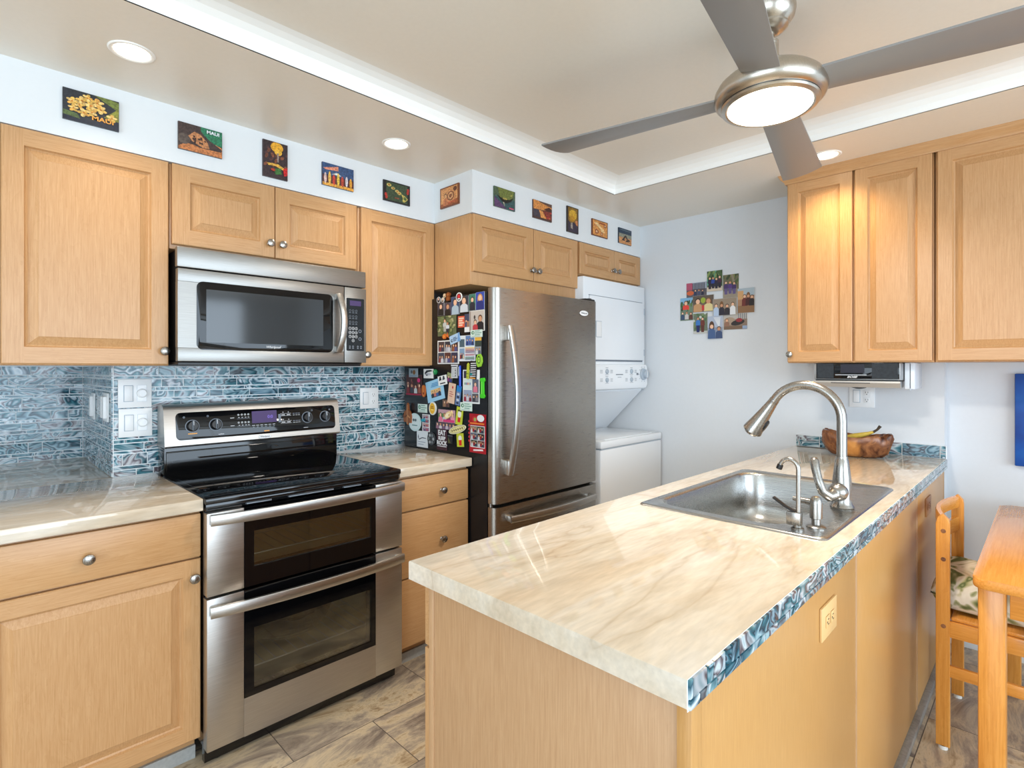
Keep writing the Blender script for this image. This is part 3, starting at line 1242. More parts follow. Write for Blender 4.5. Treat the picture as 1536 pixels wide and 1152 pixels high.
def rrect(x0, x1, z0, z1, r, n=5):
    P = []
    for cx, cz, a0 in ((x1 - r, z1 - r, 0), (x0 + r, z1 - r, 90), (x0 + r, z0 + r, 180), (x1 - r, z0 + r, 270)):
        for i in range(n + 1):
            a = math.radians(a0 + 90 * i / n)
            P.append((cx + r * math.cos(a), cz + r * math.sin(a)))
    return P


mb = MB()
mb.prism(rrect(wx0 - 0.006, wx1 + 0.006, wz0 - 0.006, wz1 + 0.006, 0.022), FM, 0.0015, 0.0045, 'black_gloss', 0.001)
w = mb.build('window', None, dr)
mb = MB()
mb.fbox(FM, wx0 + 0.026, wx1 - 0.04, wz0 + 0.022, wz1 - 0.022, 0.0045, 0.0049, plain('dark_mesh_glass', lin(44, 46, 48), 0.08, spec=0.6))
mb.build('mesh_screen', None, dr)
text('Whirlpool', 0.014, FM, 1.325, 1.4385, 0.005, 'white_ink', dr, shear=0.25)
# curved handle
pts = []
for i in range(15):
    f = i / 14
    z = 1.425 + f * 0.258
    bow = math.sin(f * PI)
    pts.append(FM(1.606 + 0.012 * bow, z, 0.018 + 0.030 * bow ** 0.8))
mb = MB()
mb.sweep(pts, 0.013, 0.007, (0, -1, 0), 'handle_steel')
mb.fbox(FM, 1.596, 1.616, 1.425, 1.450, 0, 0.022, 'handle_steel', 0.002)
mb.fbox(FM, 1.596, 1.616, 1.658, 1.683, 0, 0.022, 'handle_steel', 0.002)
mb.build('handle', None, dr)
mb = MB()
mb.fbox(FM, XD + 0.003, X1, Z0, Z1, -0.028, 0.002, 'steel', 0.002)
cp = mb.build('control_panel', None, mw)
mb = MB()
mb.prism(rrect(1.652, 1.740, 1.432, 1.672, 0.005), FM, 0.0018, 0.0035, 'black_gloss')
kp = mb.build('keypad', None, cp)
mb = MB()
mb.fbox(FM, 1.668, 1.724, 1.638, 1.661, 0.0035, 0.004, 'display')
mb.build('display', None, cp)
mb = MB()


def ring(mb, F, u, z, n, r0, r1, mat, k=14):
    for i in range(k):
        a, b = 2 * PI * i / k, 2 * PI * (i + 1) / k
        mb.face([F(u + r0 * math.cos(a), z + r0 * math.sin(a), n), F(u + r1 * math.cos(a), z + r1 * math.sin(a), n), F(u + r1 * math.cos(b), z + r1 * math.sin(b), n), F(u + r0 * math.cos(b), z + r0 * math.sin(b), n)], mat)


for r_ in range(4):
    for c_ in range(3):
        if r_ == 3 and c_ != 1:
            continue
        ring(mb, FM, 1.669 + c_ * 0.0155, 1.534 - r_ * 0.0185, 0.0037, 0.0056, 0.0068, 'white_ink')
for r_ in range(3):
    for c_ in range(3):
        u, z = 1.669 + c_ * 0.0155, 1.615 - r_ * 0.026
        ring(mb, FM, u, z, 0.0037, 0.004, 0.0052, 'grey_ink', 8)
        mb.fbox(FM, u - 0.005, u + 0.005, z - 0.0105, z - 0.0085, 0.0035, 0.0038, 'grey_ink')
for (u, z) in ((1.719, 1.523), (1.719, 1.487)):
    ring(mb, FM, u, z, 0.0037, 0.005, 0.0078, 'grey_ink')
for u in (1.668, 1.684, 1.708, 1.724):
    mb.fbox(FM, u - 0.004, u + 0.004, 1.442, 1.446, 0.0035, 0.0038, 'grey_ink')
    ring(mb, FM, u, 1.452, 0.0037, 0.002, 0.0042, 'grey_ink', 8)
mb.build('key_marks', None, cp)
for k_, ch in enumerate('1234567890'):
    r_, c_ = (k_ // 3, k_ % 3) if k_ < 9 else (3, 1)
    text(ch, 0.0095, FM, 1.669 + c_ * 0.0155, 1.534 - r_ * 0.0185, 0.0037, 'white_ink', cp, 'key_digit', depth=0.0002)

# ------------------------------------------------------------------ range
rg = thing('kitchen_range', 'stainless double oven electric range with black glass cooktop', 'range', (1.385, -0.32, 0.0))
RX0, RX1, YR = 1.003, 1.766, -0.630
FR = FX(YR)
mb = MB()
e = 'black_enamel'
mb.box(RX0, RX0 + 0.07, YR, -0.03, 0.07, 0.895, e)
mb.box(RX1 - 0.07, RX1, YR, -0.03, 0.07, 0.895, e)
mb.box(RX0 + 0.07, RX1 - 0.07, -0.09, -0.03, 0.07, 0.895, e)
mb.box(RX0 + 0.07, RX1 - 0.07, YR, -0.09, 0.85, 0.895, e)
mb.box(RX0 + 0.07, RX1 - 0.07, YR, -0.09, 0.545, 0.625, e)
mb.box(RX0 + 0.07, RX1 - 0.07, YR, -0.09, 0.07, 0.19, e)
mb.build('body', None, rg)
mb = MB()
for x in (RX0 + 0.05, RX1 - 0.05):
    for y in (YR + 0.04, -0.08):
        mb.lathe((x, y, 0), (0, 0, 1), [(0.022, 0), (0.022, 0.012), (0.012, 0.015), (0.012, 0.07)], 14, 'black')
mb.build('levelling_feet', None, rg)
mb = MB()
mb.box(RX0 + 0.004, RX1 - 0.004, -0.625, -0.60, 0.010, 0.07, 'black_enamel')
mb.build('kick_plate', None, rg)
for z0, z1 in ((0.19, 0.545), (0.625, 0.85)):
    mb = MB()
    lm = plain('oven_liner', lin(196, 180, 146), 0.35) if 'oven_liner' not in bpy.data.materials else bpy.data.materials['oven_liner']
    a, b = RX0 + 0.07, RX1 - 0.07
    mb.box(a, b, -0.094, -0.090, z0, z1, lm)
    mb.box(a, b, YR + 0.002, -0.094, z0, z0 + 0.003, lm)
    mb.box(a, b, YR + 0.002, -0.094, z1 - 0.003, z1, lm)
    mb.box(a, a + 0.003, YR + 0.002, -0.094, z0 + 0.003, z1 - 0.003, lm)
    mb.box(b - 0.003, b, YR + 0.002, -0.094, z0 + 0.003, z1 - 0.003, lm)
    mb.build('oven_cavity', None, rg)
# cooktop
mb = MB()
mb.box(RX0 - 0.004, RX1 + 0.004, YR - 0.034, -0.10, 0.893, 0.916, 'black_enamel', 0.006)
ct = mb.build('cooktop', None, rg)
mb = MB()
mb.box(RX0 + 0.02, RX1 - 0.02, YR - 0.010, -0.125, 0.9155, 0.9175, 'black_gloss', 0.001)
mb.build('glass_surface', None, ct)
mb = MB()
for (x, y, r) in ((1.20, -0.47, 0.115), (1.20, -0.22, 0.085), (1.57, -0.47, 0.085), (1.57, -0.22, 0.105), (1.385, -0.20, 0.06)):
    for rr in (r, r * 0.62):
        for i in range(40):
            a, b = 2 * PI * i / 40, 2 * PI * (i + 1) / 40
            mb.face([(x + q * math.cos(t), y + q * math.sin(t), 0.9177) for q, t in ((rr - 0.001, a), (rr, a), (rr, b), (rr - 0.001, b))], plain('burner_print', lin(34, 34, 36), 0.2) if 'burner_print' not in bpy.data.materials else bpy.data.materials['burner_print'])
mb.build('burner_rings', None, ct)
# black band and vent strip under the cooktop lip
mb = MB()
mb.fbox(FR, RX0, RX1, 0.868, 0.895, 0, 0.022, 'black_enamel', 0.004)
for a, b in ((1.13, 1.22), (1.28, 1.46), (1.50, 1.58)):
    mb.fbox(FR, a, b, 0.872, 0.880, 0.021, 0.030, 'grey_ink', 0.002)
mb.build('vent_strip', None, rg)
# backguard
mb = MB()
mb.box(RX0 + 0.003, RX1 - 0.003, -0.10, -0.010, 0.905, 1.035, 'black_enamel', 0.004)
mb.box(RX0 + 0.010, RX1 - 0.010, -0.107, -0.095, 0.925, 1.010, 'black_gloss', 0.003)
mb.build('riser', None, rg)
mb = MB()
prof = [(-0.125, 1.028), (-0.128, 1.034), (-0.106, 1.178), (-0.098, 1.192), (-0.082, 1.200), (-0.05, 1.202), (-0.012, 1.196), (-0.012, 1.028)]
v0 = [mb.bm.verts.new((RX0, y, z)) for y, z in prof]
v1 = [mb.bm.verts.new((RX1, y, z)) for y, z in prof]
mb.bm.faces.new(v0)
mb.bm.faces.new(v1[::-1])
for j in range(len(prof)):
    mb.bm.faces.new([v0[j], v0[(j + 1) % 8], v1[(j + 1) % 8], v1[j]])
bg = mb.build('backguard', 'range_steel', rg)
sl = 0.022 / 0.144


def FB(u, z, n=0.0):
    """on the slanted face of the backguard"""
    return (u, -0.128 + (z - 1.034) * sl - n, z + n * sl)


mb = MB()
mb.prism(rrect(1.045, 1.742, 1.055, 1.168, 0.018), FB, -0.001, 0.002, 'black_gloss', 0.0008)
pn = mb.build('control_panel', None, rg)
for kx in (1.105, 1.195, 1.600, 1.690):
    mb = MB()
    kz = 1.110 + (0.006 if kx > 1.5 else 0)
    d = (Vector(FB(0, 0, 1)) - Vector(FB(0, 0, 0))).normalized()
    mb.lathe(FB(kx, kz, 0.002), d, [(0.027, 0), (0.027, 0.001), (0.024, 0.0015)], 28, 'grey_ink')
    mb.lathe(FB(kx, kz, 0.002), d, [(0.0225, 0.0005), (0.0225, 0.006), (0.020, 0.014), (0.018, 0.016), (0, 0.016)], 28, 'black')
    mb.fbox(FB, kx - 0.0045, kx + 0.0045, kz - 0.019, kz + 0.021, 0.015, 0.022, 'black', 0.002)
    mb.fbox(FB, kx - 0.0008, kx + 0.0008, kz + 0.002, kz + 0.020, 0.0195, 0.0265, 'white_ink')
    mb.build('knob', None, pn)
mb = MB()
mb.fbox(FB, 1.345, 1.455, 1.105, 1.158, 0.0018, 0.0026, 'display')
mb.build('display', None, pn)
text('0:0', 0.020, FB, 1.425, 1.130, 0.0029, 'digits', pn, 'display_digits')
mb = MB()
for z in (1.134, 1.100):
    for u, w_ in ((1.262, 0.016), (1.290, 0.006), (1.304, 0.006), (1.318, 0.006), (1.330, 0.006)):
        mb.fbox(FB, u - w_ / 2, u + w_ / 2, z - 0.0012, z + 0.0012, 0.002, 0.0024, 'white_ink')
    for u in (1.288, 1.302, 1.316, 1.330):
        ring(mb, FB, u, z + 0.012, 0.0023, 0.0022, 0.004, 'white_ink', 8)
    mb.fbox(FB, 1.282, 1.336, z - 0.0058, z - 0.0045, 0.002, 0.0024, 'grey_ink')
    for u in (1.485, 1.510):
        mb.fbox(FB, u - 0.013, u + 0.013, z + 0.0055, z + 0.0066, 0.002, 0.0024, 'white_ink')
        mb.fbox(FB, u - 0.013, u + 0.013, z - 0.0046, z - 0.0035, 0.002, 0.0024, 'white_ink')
        mb.fbox(FB, u - 0.008, u + 0.008, z - 0.001, z + 0.002, 0.002, 0.0024, 'white_ink')
        ring(mb, FB, u, z + 0.0125, 0.0023, 0.0008, 0.0022, 'white_ink', 8)
    for u in (1.535, 1.548, 1.560):
        mb.fbox(FB, u - 0.0048, u + 0.0048, z - 0.004, z - 0.0025, 0.002, 0.0024, 'white_ink')
        mb.fbox(FB, u - 0.0048, u + 0.0048, z + 0.003, z + 0.006, 0.002, 0.0024, 'grey_ink')
for u in (1.350, 1.368, 1.386, 1.404, 1.422, 1.440):
    mb.fbox(FB, u - 0.006, u + 0.006, 1.0945, 1.0965, 0.002, 0.0024, 'white_ink')
    mb.fbox(FB, u - 0.0035, u + 0.0035, 1.086, 1.0895, 0.002, 0.0024, 'grey_ink')
mb.fbox(FB, 1.462, 1.474, 1.101, 1.139, 0.002, 0.0024, 'grey_ink')
for u in (1.075, 1.165, 1.625, 1.715):
    ring(mb, FB, u, 1.148, 0.0023, 0.002, 0.0042, 'grey_ink', 8)
for u in (1.215, 1.590):
    mb.fbox(FB, u - 0.011, u + 0.011, 1.0675, 1.0695, 0.002, 0.0024, 'white_ink')
mb.fbox(FB, 1.088, 1.122, 1.077, 1.081, 0.002, 0.0024, 'orange_ink')
mb.fbox(FB, 1.395, 1.418, 1.065, 1.070, 0.002, 0.0024, 'orange_ink')
mb.build('panel_marks', None, pn)
mb = MB()
d = (Vector(FB(0, 0, 1)) - Vector(FB(0, 0, 0))).normalized()
mb.prism([(1.397 + 0.027 * math.cos(2 * PI * i / 24), 1.0425 + 0.0085 * math.sin(2 * PI * i / 24)) for i in range(24)], FB, 0.0, 0.002, 'white_plastic')
bd = mb.build('badge', None, bg)
text('Whirlpool', 0.010, FB, 1.397, 1.0425, 0.0022, 'ink', bg, shear=0.2)
# two oven doors with windows


def oven_door(z0, z1, bz0, bz1, wz0, wz1, hz, name):
    mb = MB()
    bx0, bx1 = 1.120, 1.638
    wx0, wx1 = 1.152, 1.616
    t0, t1 = 0.002, 0.042
    st, bk = 'range_steel', 'black_gloss'
    mb.fbox(FR, RX0 - 0.002, bx0, z0, z1, t0, t1, st, 0.003)
    mb.fbox(FR, bx1, RX1 + 0.002, z0, z1, t0, t1, st, 0.003)
    if bz0 > z0 + 0.01:
        mb.fbox(FR, bx0 - 0.001, bx1 + 0.001, z0, bz0, t0, t1, st)
    if bz1 < z1 - 0.01:
        mb.fbox(FR, bx0, bx1, bz1, z1, t0, t1, st)
    mb.fbox(FR, bx0, wx0, bz0, bz1, t0, t1 + 0.0015, bk)
    mb.fbox(FR, wx1, bx1, bz0, bz1, t0, t1 + 0.0015, bk)
    mb.fbox(FR, wx0, wx1, bz0, wz0, t0, t1 + 0.0015, bk)
    mb.fbox(FR, wx0, wx1, wz1, bz1, t0, t1 + 0.0015, bk)
    d = mb.build('oven_door', None, rg)
    mb = MB()
    mb.fbox(FR, wx0, wx1, wz0, wz1, t1 - 0.006, t1 - 0.002, 'oven_glass')
    mb.build('window', None, d)
    pts = []
    for i in range(17):
        f = i / 16
        u = RX0 + 0.004 + f * (RX1 - RX0 - 0.008)
        pts.append(FR(u, hz, t1 + 0.020 + 0.030 * math.sin(f * PI) ** 0.7))
    mb = MB()
    mb.sweep(pts, 0.018, 0.008, (0, -1, 0), 'handle_steel')
    for u in (RX0 + 0.006, RX1 - 0.030):
        mb.fbox(FR, u, u + 0.024, hz - 0.014, hz + 0.014, t1 - 0.002, t1 + 0.024, 'handle_steel', 0.002)
    mb.build('handle', None, d)
    return d


oven_door(0.586, 0.866, 0.588, 0.866, 0.655, 0.780, 0.846, 'upper')
oven_door(0.068, 0.578, 0.202, 0.578, 0.224, 0.440, 0.540, 'lower')
# wire racks seen through the windows
mb = MB()
for z in (0.675, 0.265):
    for k in range(15):
        x = 1.09 + k * 0.042
        mb.tube([(x, YR + 0.03, z), (x, -0.12, z)], 0.002, 6, 'handle_steel')
    for y in (YR + 0.03, -0.35, -0.12):
        mb.tube([(1.08, y, z), (1.69, y, z)], 0.003, 6, 'handle_steel')
mb.build('oven_racks', None, rg)
dish = MB()
dish.lathe((1.385, -0.36, 0.269), (0, 0, 1), [(0, 0), (0.14, 0.0), (0.16, 0.01), (0.19, 0.06), (0.205, 0.10), (0.212, 0.104), (0.208, 0.108), (0.198, 0.10), (0.182, 0.06), (0.155, 0.015), (0, 0.008)], 36)
tag(dish.build('glass_dish', 'clear_glass'), 'round ribbed glass dish inside the lower oven behind its window', 'dish')

# ------------------------------------------------------------------ base cabinets and worktops left and right of the range
FBc = FX(-0.605)


def base_body(t, x0, x1, yb=0.0, kick=True):
    mb = MB()
    mb.box(x0, x1, -0.605, yb, 0.10, 0.872, 'maple', 0.001)
    b = mb.build('body', None, t)
    if kick:
        mb = MB()
        mb.box(x0, x1, -0.545, yb, 0.0, 0.10, 'maple_x')
        mb.box(x0, x1, -0.556, -0.545, 0.0, 0.045, 'kick')
        mb.build('toe_kick', None, t)
    return b


t = thing('base_cabinet', 'maple base cabinet left of the range with one wide drawer and raised panel door', 'cabinet', (0.55, -0.3, 0))
base_body(t, 0.12, 0.998)
d = slab_front(t, FBc, 0.44, 0.996, 0.717, 0.862, 'maple_x')
knob(d, FBc, 0.692, 0.785, 0.02)
d = raised_door(t, FBc, 0.44, 0.996, 0.104, 0.710, 'maple_x', 0.052)
knob(d, FBc, 0.973, 0.651, 0.02)
slab_front(t, FBc, 0.13, 0.434, 0.717, 0.862, 'maple_x')
raised_door(t, FBc, 0.13, 0.434, 0.104, 0.710, 'maple_x', 0.052)
t = thing('base_cabinet', 'maple drawer cabinet between range and refrigerator with three plain drawers', 'cabinet', (2.0, -0.3, 0))
base_body(t, 1.774, 2.188)
for z0, z1, kz in ((0.713, 0.858, 0.781), (0.414, 0.706, 0.552), (0.106, 0.407, 0.30)):
    d = slab_front(t, FBc, 1.785, 2.184, z0, z1, 'maple_x')
    knob(d, FBc, 2.020, kz, 0.02)

mb = MB()
mb.box(-0.6, 0.998, -0.648, 0.0, 0.873, ZCT, 'stone', 0.004)
mb.box(-0.6, 0.8515, 0.0, 0.7335, 0.873, ZCT - 0.0002, 'stone', 0.0)
tag(mb.build('countertop', None), 'polished cream stone counter left of the range running back into the nook', 'countertop')
mb = MB()
mb.box(1.773, 2.190, -0.648, -0.001, 0.873, ZCT, 'stone', 0.004)
tag(mb.build('countertop', None), 'short polished cream counter between range and refrigerator', 'countertop')
# ------------------------------------------------------------------ refrigerator
fr = thing('refrigerator', 'stainless refrigerator with bottom freezer drawer and black sides', 'refrigerator', (2.625, -0.42, 0.0))
GX0, GX1, YG = 2.193, 3.010, -0.810
FG = FX(YG)
mb = MB()
mb.box(GX0 + 0.002, GX1 - 0.004, -0.752, -0.062, 0.025, 1.722, 'fridge_side', 0.004)
mb.build('body', None, fr)
mb = MB()
mb.box(GX0 + 0.012, GX1 - 0.014, -0.762, -0.75, 0.03, 1.720, 'rubber')
mb.build('door_gasket', None, fr)
mb = MB()
mb.box(GX0 + 0.02, GX1 - 0.02, -0.74, -0.1, 0.0, 0.03, 'black')
mb.build('base_grille', None, fr)


def fridge_front(name, z0, z1):
    mb = MB()
    P = [(GX0, -0.760), (GX0, YG + 0.030), (GX0 + 0.005, YG + 0.014), (GX0 + 0.018, YG + 0.004), (GX0 + 0.034, YG), (GX1 - 0.034, YG), (GX1 - 0.018, YG + 0.004), (GX1 - 0.005, YG + 0.014), (GX1, YG + 0.030), (GX1, -0.760)]
    a = [mb.bm.verts.new((x, y, z0)) for x, y in P]
    b = [mb.bm.verts.new((x, y, z1)) for x, y in P]
    fs = [mb.bm.faces.new(a), mb.bm.faces.new(b[::-1])]
    for j in range(len(P)):
        mb.bm.faces.new([a[j], a[(j + 1) % len(P)], b[(j + 1) % len(P)], b[j]])
    return mb.build(name, 'fridge_steel', fr, ang=40)


dr = fridge_front('door', 0.708, 1.736)
pts = []
for i in range(21):
    f = i / 20
    b_ = math.sin(f * PI)
    pts.append(FG(2.262 + 0.016 * b_, 0.845 + f * 0.710, 0.030 + 0.034 * b_ ** 0.85))
mb = MB()
mb.sweep(pts, 0.016, 0.009, (0, -1, 0), 'handle_steel')
for z in (0.845, 1.485):
    mb.fbox(FG, 2.246, 2.274, z, z + 0.07, -0.002, 0.034, 'handle_steel', 0.004)
mb.build('handle', None, dr)
mb = MB()
mb.prism([(2.872 + 0.042 * math.cos(2 * PI * i / 32), 1.660 + 0.017 * math.sin(2 * PI * i / 32)) for i in range(32)], FG, -0.001, 0.003, 'steel', 0.001)
mb.prism([(2.872 + 0.038 * math.cos(2 * PI * i / 32), 1.660 + 0.0145 * math.sin(2 * PI * i / 32)) for i in range(32)], FG, 0.002, 0.0036, 'white_plastic')
bd = mb.build('badge', None, dr)
text('Whirlpool', 0.013, FG, 2.872, 1.660, 0.0040, 'ink', dr, shear=0.25)
dz = fridge_front('freezer_drawer', 0.085, 0.690)
pts = []
for i in range(21):
    f = i / 20
    b_ = math.sin(f * PI)
    pts.append(FG(2.265 + f * 0.680, 0.632, 0.030 + 0.030 * b_ ** 0.85))
mb = MB()
mb.sweep(pts, 0.016, 0.009, (0, -1, 0), 'handle_steel')
for u in (2.265, 2.910):
    mb.fbox(FG, u, u + 0.035, 0.618, 0.646, -0.002, 0.034, 'handle_steel', 0.004)
mb.build('handle', None, dz)
mb = MB()
mb.box(GX1 - 0.10, GX1 - 0.008, -0.795, -0.63, 1.728, 1.750, 'black', 0.006)
mb.lathe((GX1 - 0.03, -0.765, 1.732), (0, 0, 1), [(0.018, 0), (0.018, 0.02), (0.014, 0.024), (0, 0.024)], 16, 'black')
mb.build('hinge_cover', None, fr)
mb = MB()
for z in (0.695, 0.703):
    mb.lathe((GX0 + 0.006, -0.775, z), (-1, 0, 0), [(0.007, -0.004), (0.007, 0.008), (0.004, 0.010), (0, 0.010)], 12, 'steel')
mb.build('hinge_pins', None, fr)

# ------------------------------------------------------------------ stacked washer and dryer
la = thing('laundry_center', 'white stacked laundry unit, dryer above a washer, beside the refrigerator', 'washer and dryer', (3.41, -0.38, 0.0))
LX0, LX1, YD, YW = 3.062, 3.758, -0.665, -0.793
FD = FX(YD)
mb = MB()
mb.box(LX0, LX1, YD, -0.02, 1.216, 1.912, 'enamel', 0.008)
db = mb.build('dryer_body', None, la)
mb = MB()
mb.fbox(FD, LX0 + 0.05, LX1 - 0.034, 1.406, 1.800, -0.002, 0.016, 'enamel', 0.008)
dd = mb.build('dryer_door', None, la)
mb = MB()
mb.fbox(FD, LX0 + 0.05, LX1 - 0.034, 1.800, 1.8045, -0.001, 0.0012, 'grey_ink')
mb.build('door_gap', None, la)
mb = MB()
mb.fbox(FD, LX0 + 0.05, LX1 - 0.034, 1.396, 1.406, -0.001, 0.0012, 'grey_ink')
mb.build('door_gap', None, la)
mb = MB()
for z in (1.46, 1.74):
    mb.fbox(FD, LX1 - 0.038, LX1 - 0.030, z - 0.022, z + 0.022, 0.0, 0.018, 'grey_plastic', 0.002)
mb.build('door_hinges', None, dd)
mb = MB()
mb.fbox(FD, LX0 + 0.085, LX0 + 0.105, 1.545, 1.645, 0.012, 0.020, 'grey_plastic', 0.003)
mb.fbox(FD, LX0 + 0.105, LX0 + 0.165, 1.545, 1.645, 0.014, 0.018, 'white_plastic', 0.003)
mb.build('door_handle', None, dd)
mb = MB()
pc = [(-0.000, 1.380), (-0.012, 1.376), (-0.020, 1.36), (-0.022, 1.245), (-0.012, 1.222), (0.0, 1.214)]
a = [mb.bm.verts.new((LX0 + 0.004, YD + y, z)) for y, z in pc]
b = [mb.bm.verts.new((LX1 - 0.004, YD + y, z)) for y, z in pc]
mb.bm.faces.new(a)
mb.bm.faces.new(b[::-1])
for j in range(len(pc)):
    mb.bm.faces.new([a[j], a[(j + 1) % 6], b[(j + 1) % 6], b[j]])
cpn = mb.build('control_panel', 'enamel', la)
FD2 = FX(YD - 0.0215)
mb = MB()
mb.lathe(FD2(3.700, 1.313, 0), (0, -1, 0), [(0.040, 0.0), (0.040, 0.006), (0.036, 0.012), (0.026, 0.014), (0.025, 0.030), (0.022, 0.033), (0, 0.033)], 32, 'grey_plastic')
mb.fbox(FD2, 3.697, 3.703, 1.29, 1.337, 0.032, 0.036, 'white_plastic', 0.001)
mb.build('timer_dial', None, cpn)
mb = MB()
for k in range(10):
    a = 2 * PI * k / 10
    mb.fbox(FD2, 3.700 + 0.052 * math.cos(a) - 0.005, 3.700 + 0.052 * math.cos(a) + 0.005, 1.313 + 0.05 * math.sin(a) - 0.0015, 1.313 + 0.05 * math.sin(a) + 0.0015, -0.0005, 0.0006, 'grey_ink')
for u in (3.275, 3.555):
    for z in (1.333, 1.279):
        kb = MB()
        kb.lathe(FD2(u, z, 0), (0, -1, 0), [(0.016, -0.001), (0.016, 0.003), (0.012, 0.008), (0, 0.008)], 18, 'grey_plastic')
        kb.build('button', None, cpn)
        km = MB()
        km.fbox(FD2, u - 0.014, u + 0.014, z + 0.022, z + 0.0245, -0.0005, 0.0006, 'grey_ink')
        km.fbox(FD2, u - 0.02, u + 0.02, z - 0.021, z - 0.019, -0.0005, 0.0006, 'grey_ink')
        km.build('button_legend', None, cpn)
        for dx in (-0.058, 0.052):
            for dz_ in (-0.008, 0.0, 0.008):
                mb.fbox(FD2, u + dx - 0.014, u + dx + 0.012, z + dz_ - 0.0012, z + dz_ + 0.0012, -0.0005, 0.0006, 'grey_ink')
mb.fbox(FD2, 3.375, 3.455, 1.310, 1.316, -0.0005, 0.0006, 'grey_ink')
mb.fbox(FD2, 3.395, 3.435, 1.294, 1.297, -0.0005, 0.0006, 'grey_ink')
mb.fbox(FD2, 3.618, 3.640, 1.308, 1.322, -0.0005, 0.0006, 'grey_ink')
mb.build('panel_marks', None, cpn)
# sloping splash panel between dryer and washer
mb = MB()
mb.prism([(0.0, 0.0)] * 0 or [(-0.645, 1.218), (-0.645, 1.204), (-0.345, 0.912), (-0.02, 0.912), (-0.02, 1.218)], lambda u, z, n=0.0: (LX0 + 0.012 + n, u, z), 0.0, LX1 - LX0 - 0.024, 'enamel', 0.0)
mb.build('splash_panel', None, la)
mb = MB()
mb.box(LX0, LX1, YW, -0.02, 0.012, 0.872, 'enamel', 0.010)
wb = mb.build('washer_body', None, la)
mb = MB()
mb.box(LX0, LX1, YW - 0.002, -0.02, 0.876, 0.922, 'enamel', 0.010)
mb.box(LX0 + 0.004, LX1 - 0.004, YW + 0.002, -0.02, 0.870, 0.877, 'grey_plastic')
wt = mb.build('washer_top', None, la)
mb = MB()
mb.box(LX0 + 0.07, LX1 - 0.09, YW + 0.02, -0.37, 0.921, 0.928, 'enamel', 0.004)
mb.build('washer_lid', None, wt)
mb = MB()
for x in (LX0 + 0.05, LX1 - 0.05):
    for y in (YW + 0.05, -0.08):
        mb.lathe((x, y, 0), (0, 0, 1), [(0.02, 0), (0.02, 0.014)], 12, 'rubber')
mb.build('levelling_feet', None, la)

# ------------------------------------------------------------------ island
IX0, IY0, IY1 = 1.143, -2.311, -1.630
isl = thing('island_cabinet', 'maple island cabinet under the long cream countertop', 'kitchen island', (2.45, -1.97, 0.0))
mb = MB()
for b in ((1.190, XB - 0.002, -2.272, -1.672, 0.085, 0.105), (1.190, XB - 0.002, -2.272, -2.260, 0.105, 0.866), (1.190, XB - 0.002, -1.684, -1.672, 0.105, 0.866),
          (1.190, 1.90, -2.260, -1.684, 0.850, 0.866), (2.85, XB - 0.002, -2.260, -1.684, 0.850, 0.866), (1.190, 1.206, -2.260, -1.684, 0.105, 0.850)):
    mb.box(*b, 'laminate')
mb.box(1.240, XB - 0.002, -2.20, -1.74, 0.0, 0.085, 'dark')
body = mb.build('body', None, isl)
mb = MB()
mb.box(1.170, 1.190, -2.278, -1.690, 0.0, 0.867, 'laminate', 0.001)
mb.build('end_panel', None, isl)
mb = MB()
mb.box(1.166, 1.190, -1.690, -1.674, 0.0, 0.867, 'laminate', 0.002)
mb.build('corner_trim', None, isl)
mb = MB()
mb.box(1.166, 1.200, -2.302, -2.278, 0.0, 0.867, 'back_panel', 0.002)
mb.build('corner_trim', None, isl)
FI = FX(-2.272)
for a, b in ((1.201, 2.108), (2.120, 3.028), (3.046, XB - 0.016)):
    mb = MB()
    mb.box(a, b, -2.297, -2.272, 0.028, 0.867, 'back_panel', 0.0015)
    mb.build('back_panel', None, isl)
for a, b in ((2.108, 2.120), (3.028, 3.046), (XB - 0.016, XB - 0.002)):
    mb = MB()
    mb.box(a, b, -2.2985, -2.272, 0.028, 0.867, 'laminate', 0.002)
    mb.build('panel_batten', None, isl)
mb = MB()
mb.box(1.201, XB - 0.002, -2.318, -2.272, 0.0, 0.027, 'stone_strip', 0.003)
mb.build('base_strip', None, isl)
# fronts on the far, range-facing side: an edge of them shows past the end panel
FY1 = lambda u, z, n=0.0: (u, -1.672 + n, z)
for k in range(4):
    a = 1.172 + k * 0.64
    mb = MB()
    mb.fbox(FY1, a, min(a + 0.634, XB - 0.03), 0.722, 0.866, 0, 0.020, 'maple_x', 0.002)
    mb.build('drawer_front', None, isl)
    mb = MB()
    mb.fbox(FY1, a, min(a + 0.634, XB - 0.03), 0.10, 0.716, 0, 0.020, 'maple', 0.002)
    mb.build('door', None, isl)

# worktop with a cut-out for the sink
BX0, BX1, BY0, BY1 = 1.985, 2.770, -2.235, -1.745
mb = MB()
Oc = [(IX0, IY0 + 0.0045), (XB - 0.001, IY0 + 0.0045), (XB - 0.001, IY1), (IX0, IY1)]
Ic = [(BX0, BY0), (BX1, BY0), (BX1, BY1), (BX0, BY1)]
V = [[[mb.bm.verts.new((x, y, z)) for x, y in L] for L in (Oc, Ic)] for z in (0.872, ZCT)]
for i in range(4):
    j = (i + 1) % 4
    for q in ((V[1][0][i], V[1][0][j], V[1][1][j], V[1][1][i]), (V[0][0][j], V[0][0][i], V[0][1][i], V[0][1][j]), (V[0][0][i], V[0][0][j], V[1][0][j], V[1][0][i]), (V[0][1][j], V[0][1][i], V[1][1][i], V[1][1][j])):
        mb.bm.faces.new(q)
mb.mi('stone')
ce = thing('island_countertop', 'long polished cream stone island top with blue glass tile edge', 'countertop', (2.45, -1.97, 0.872))
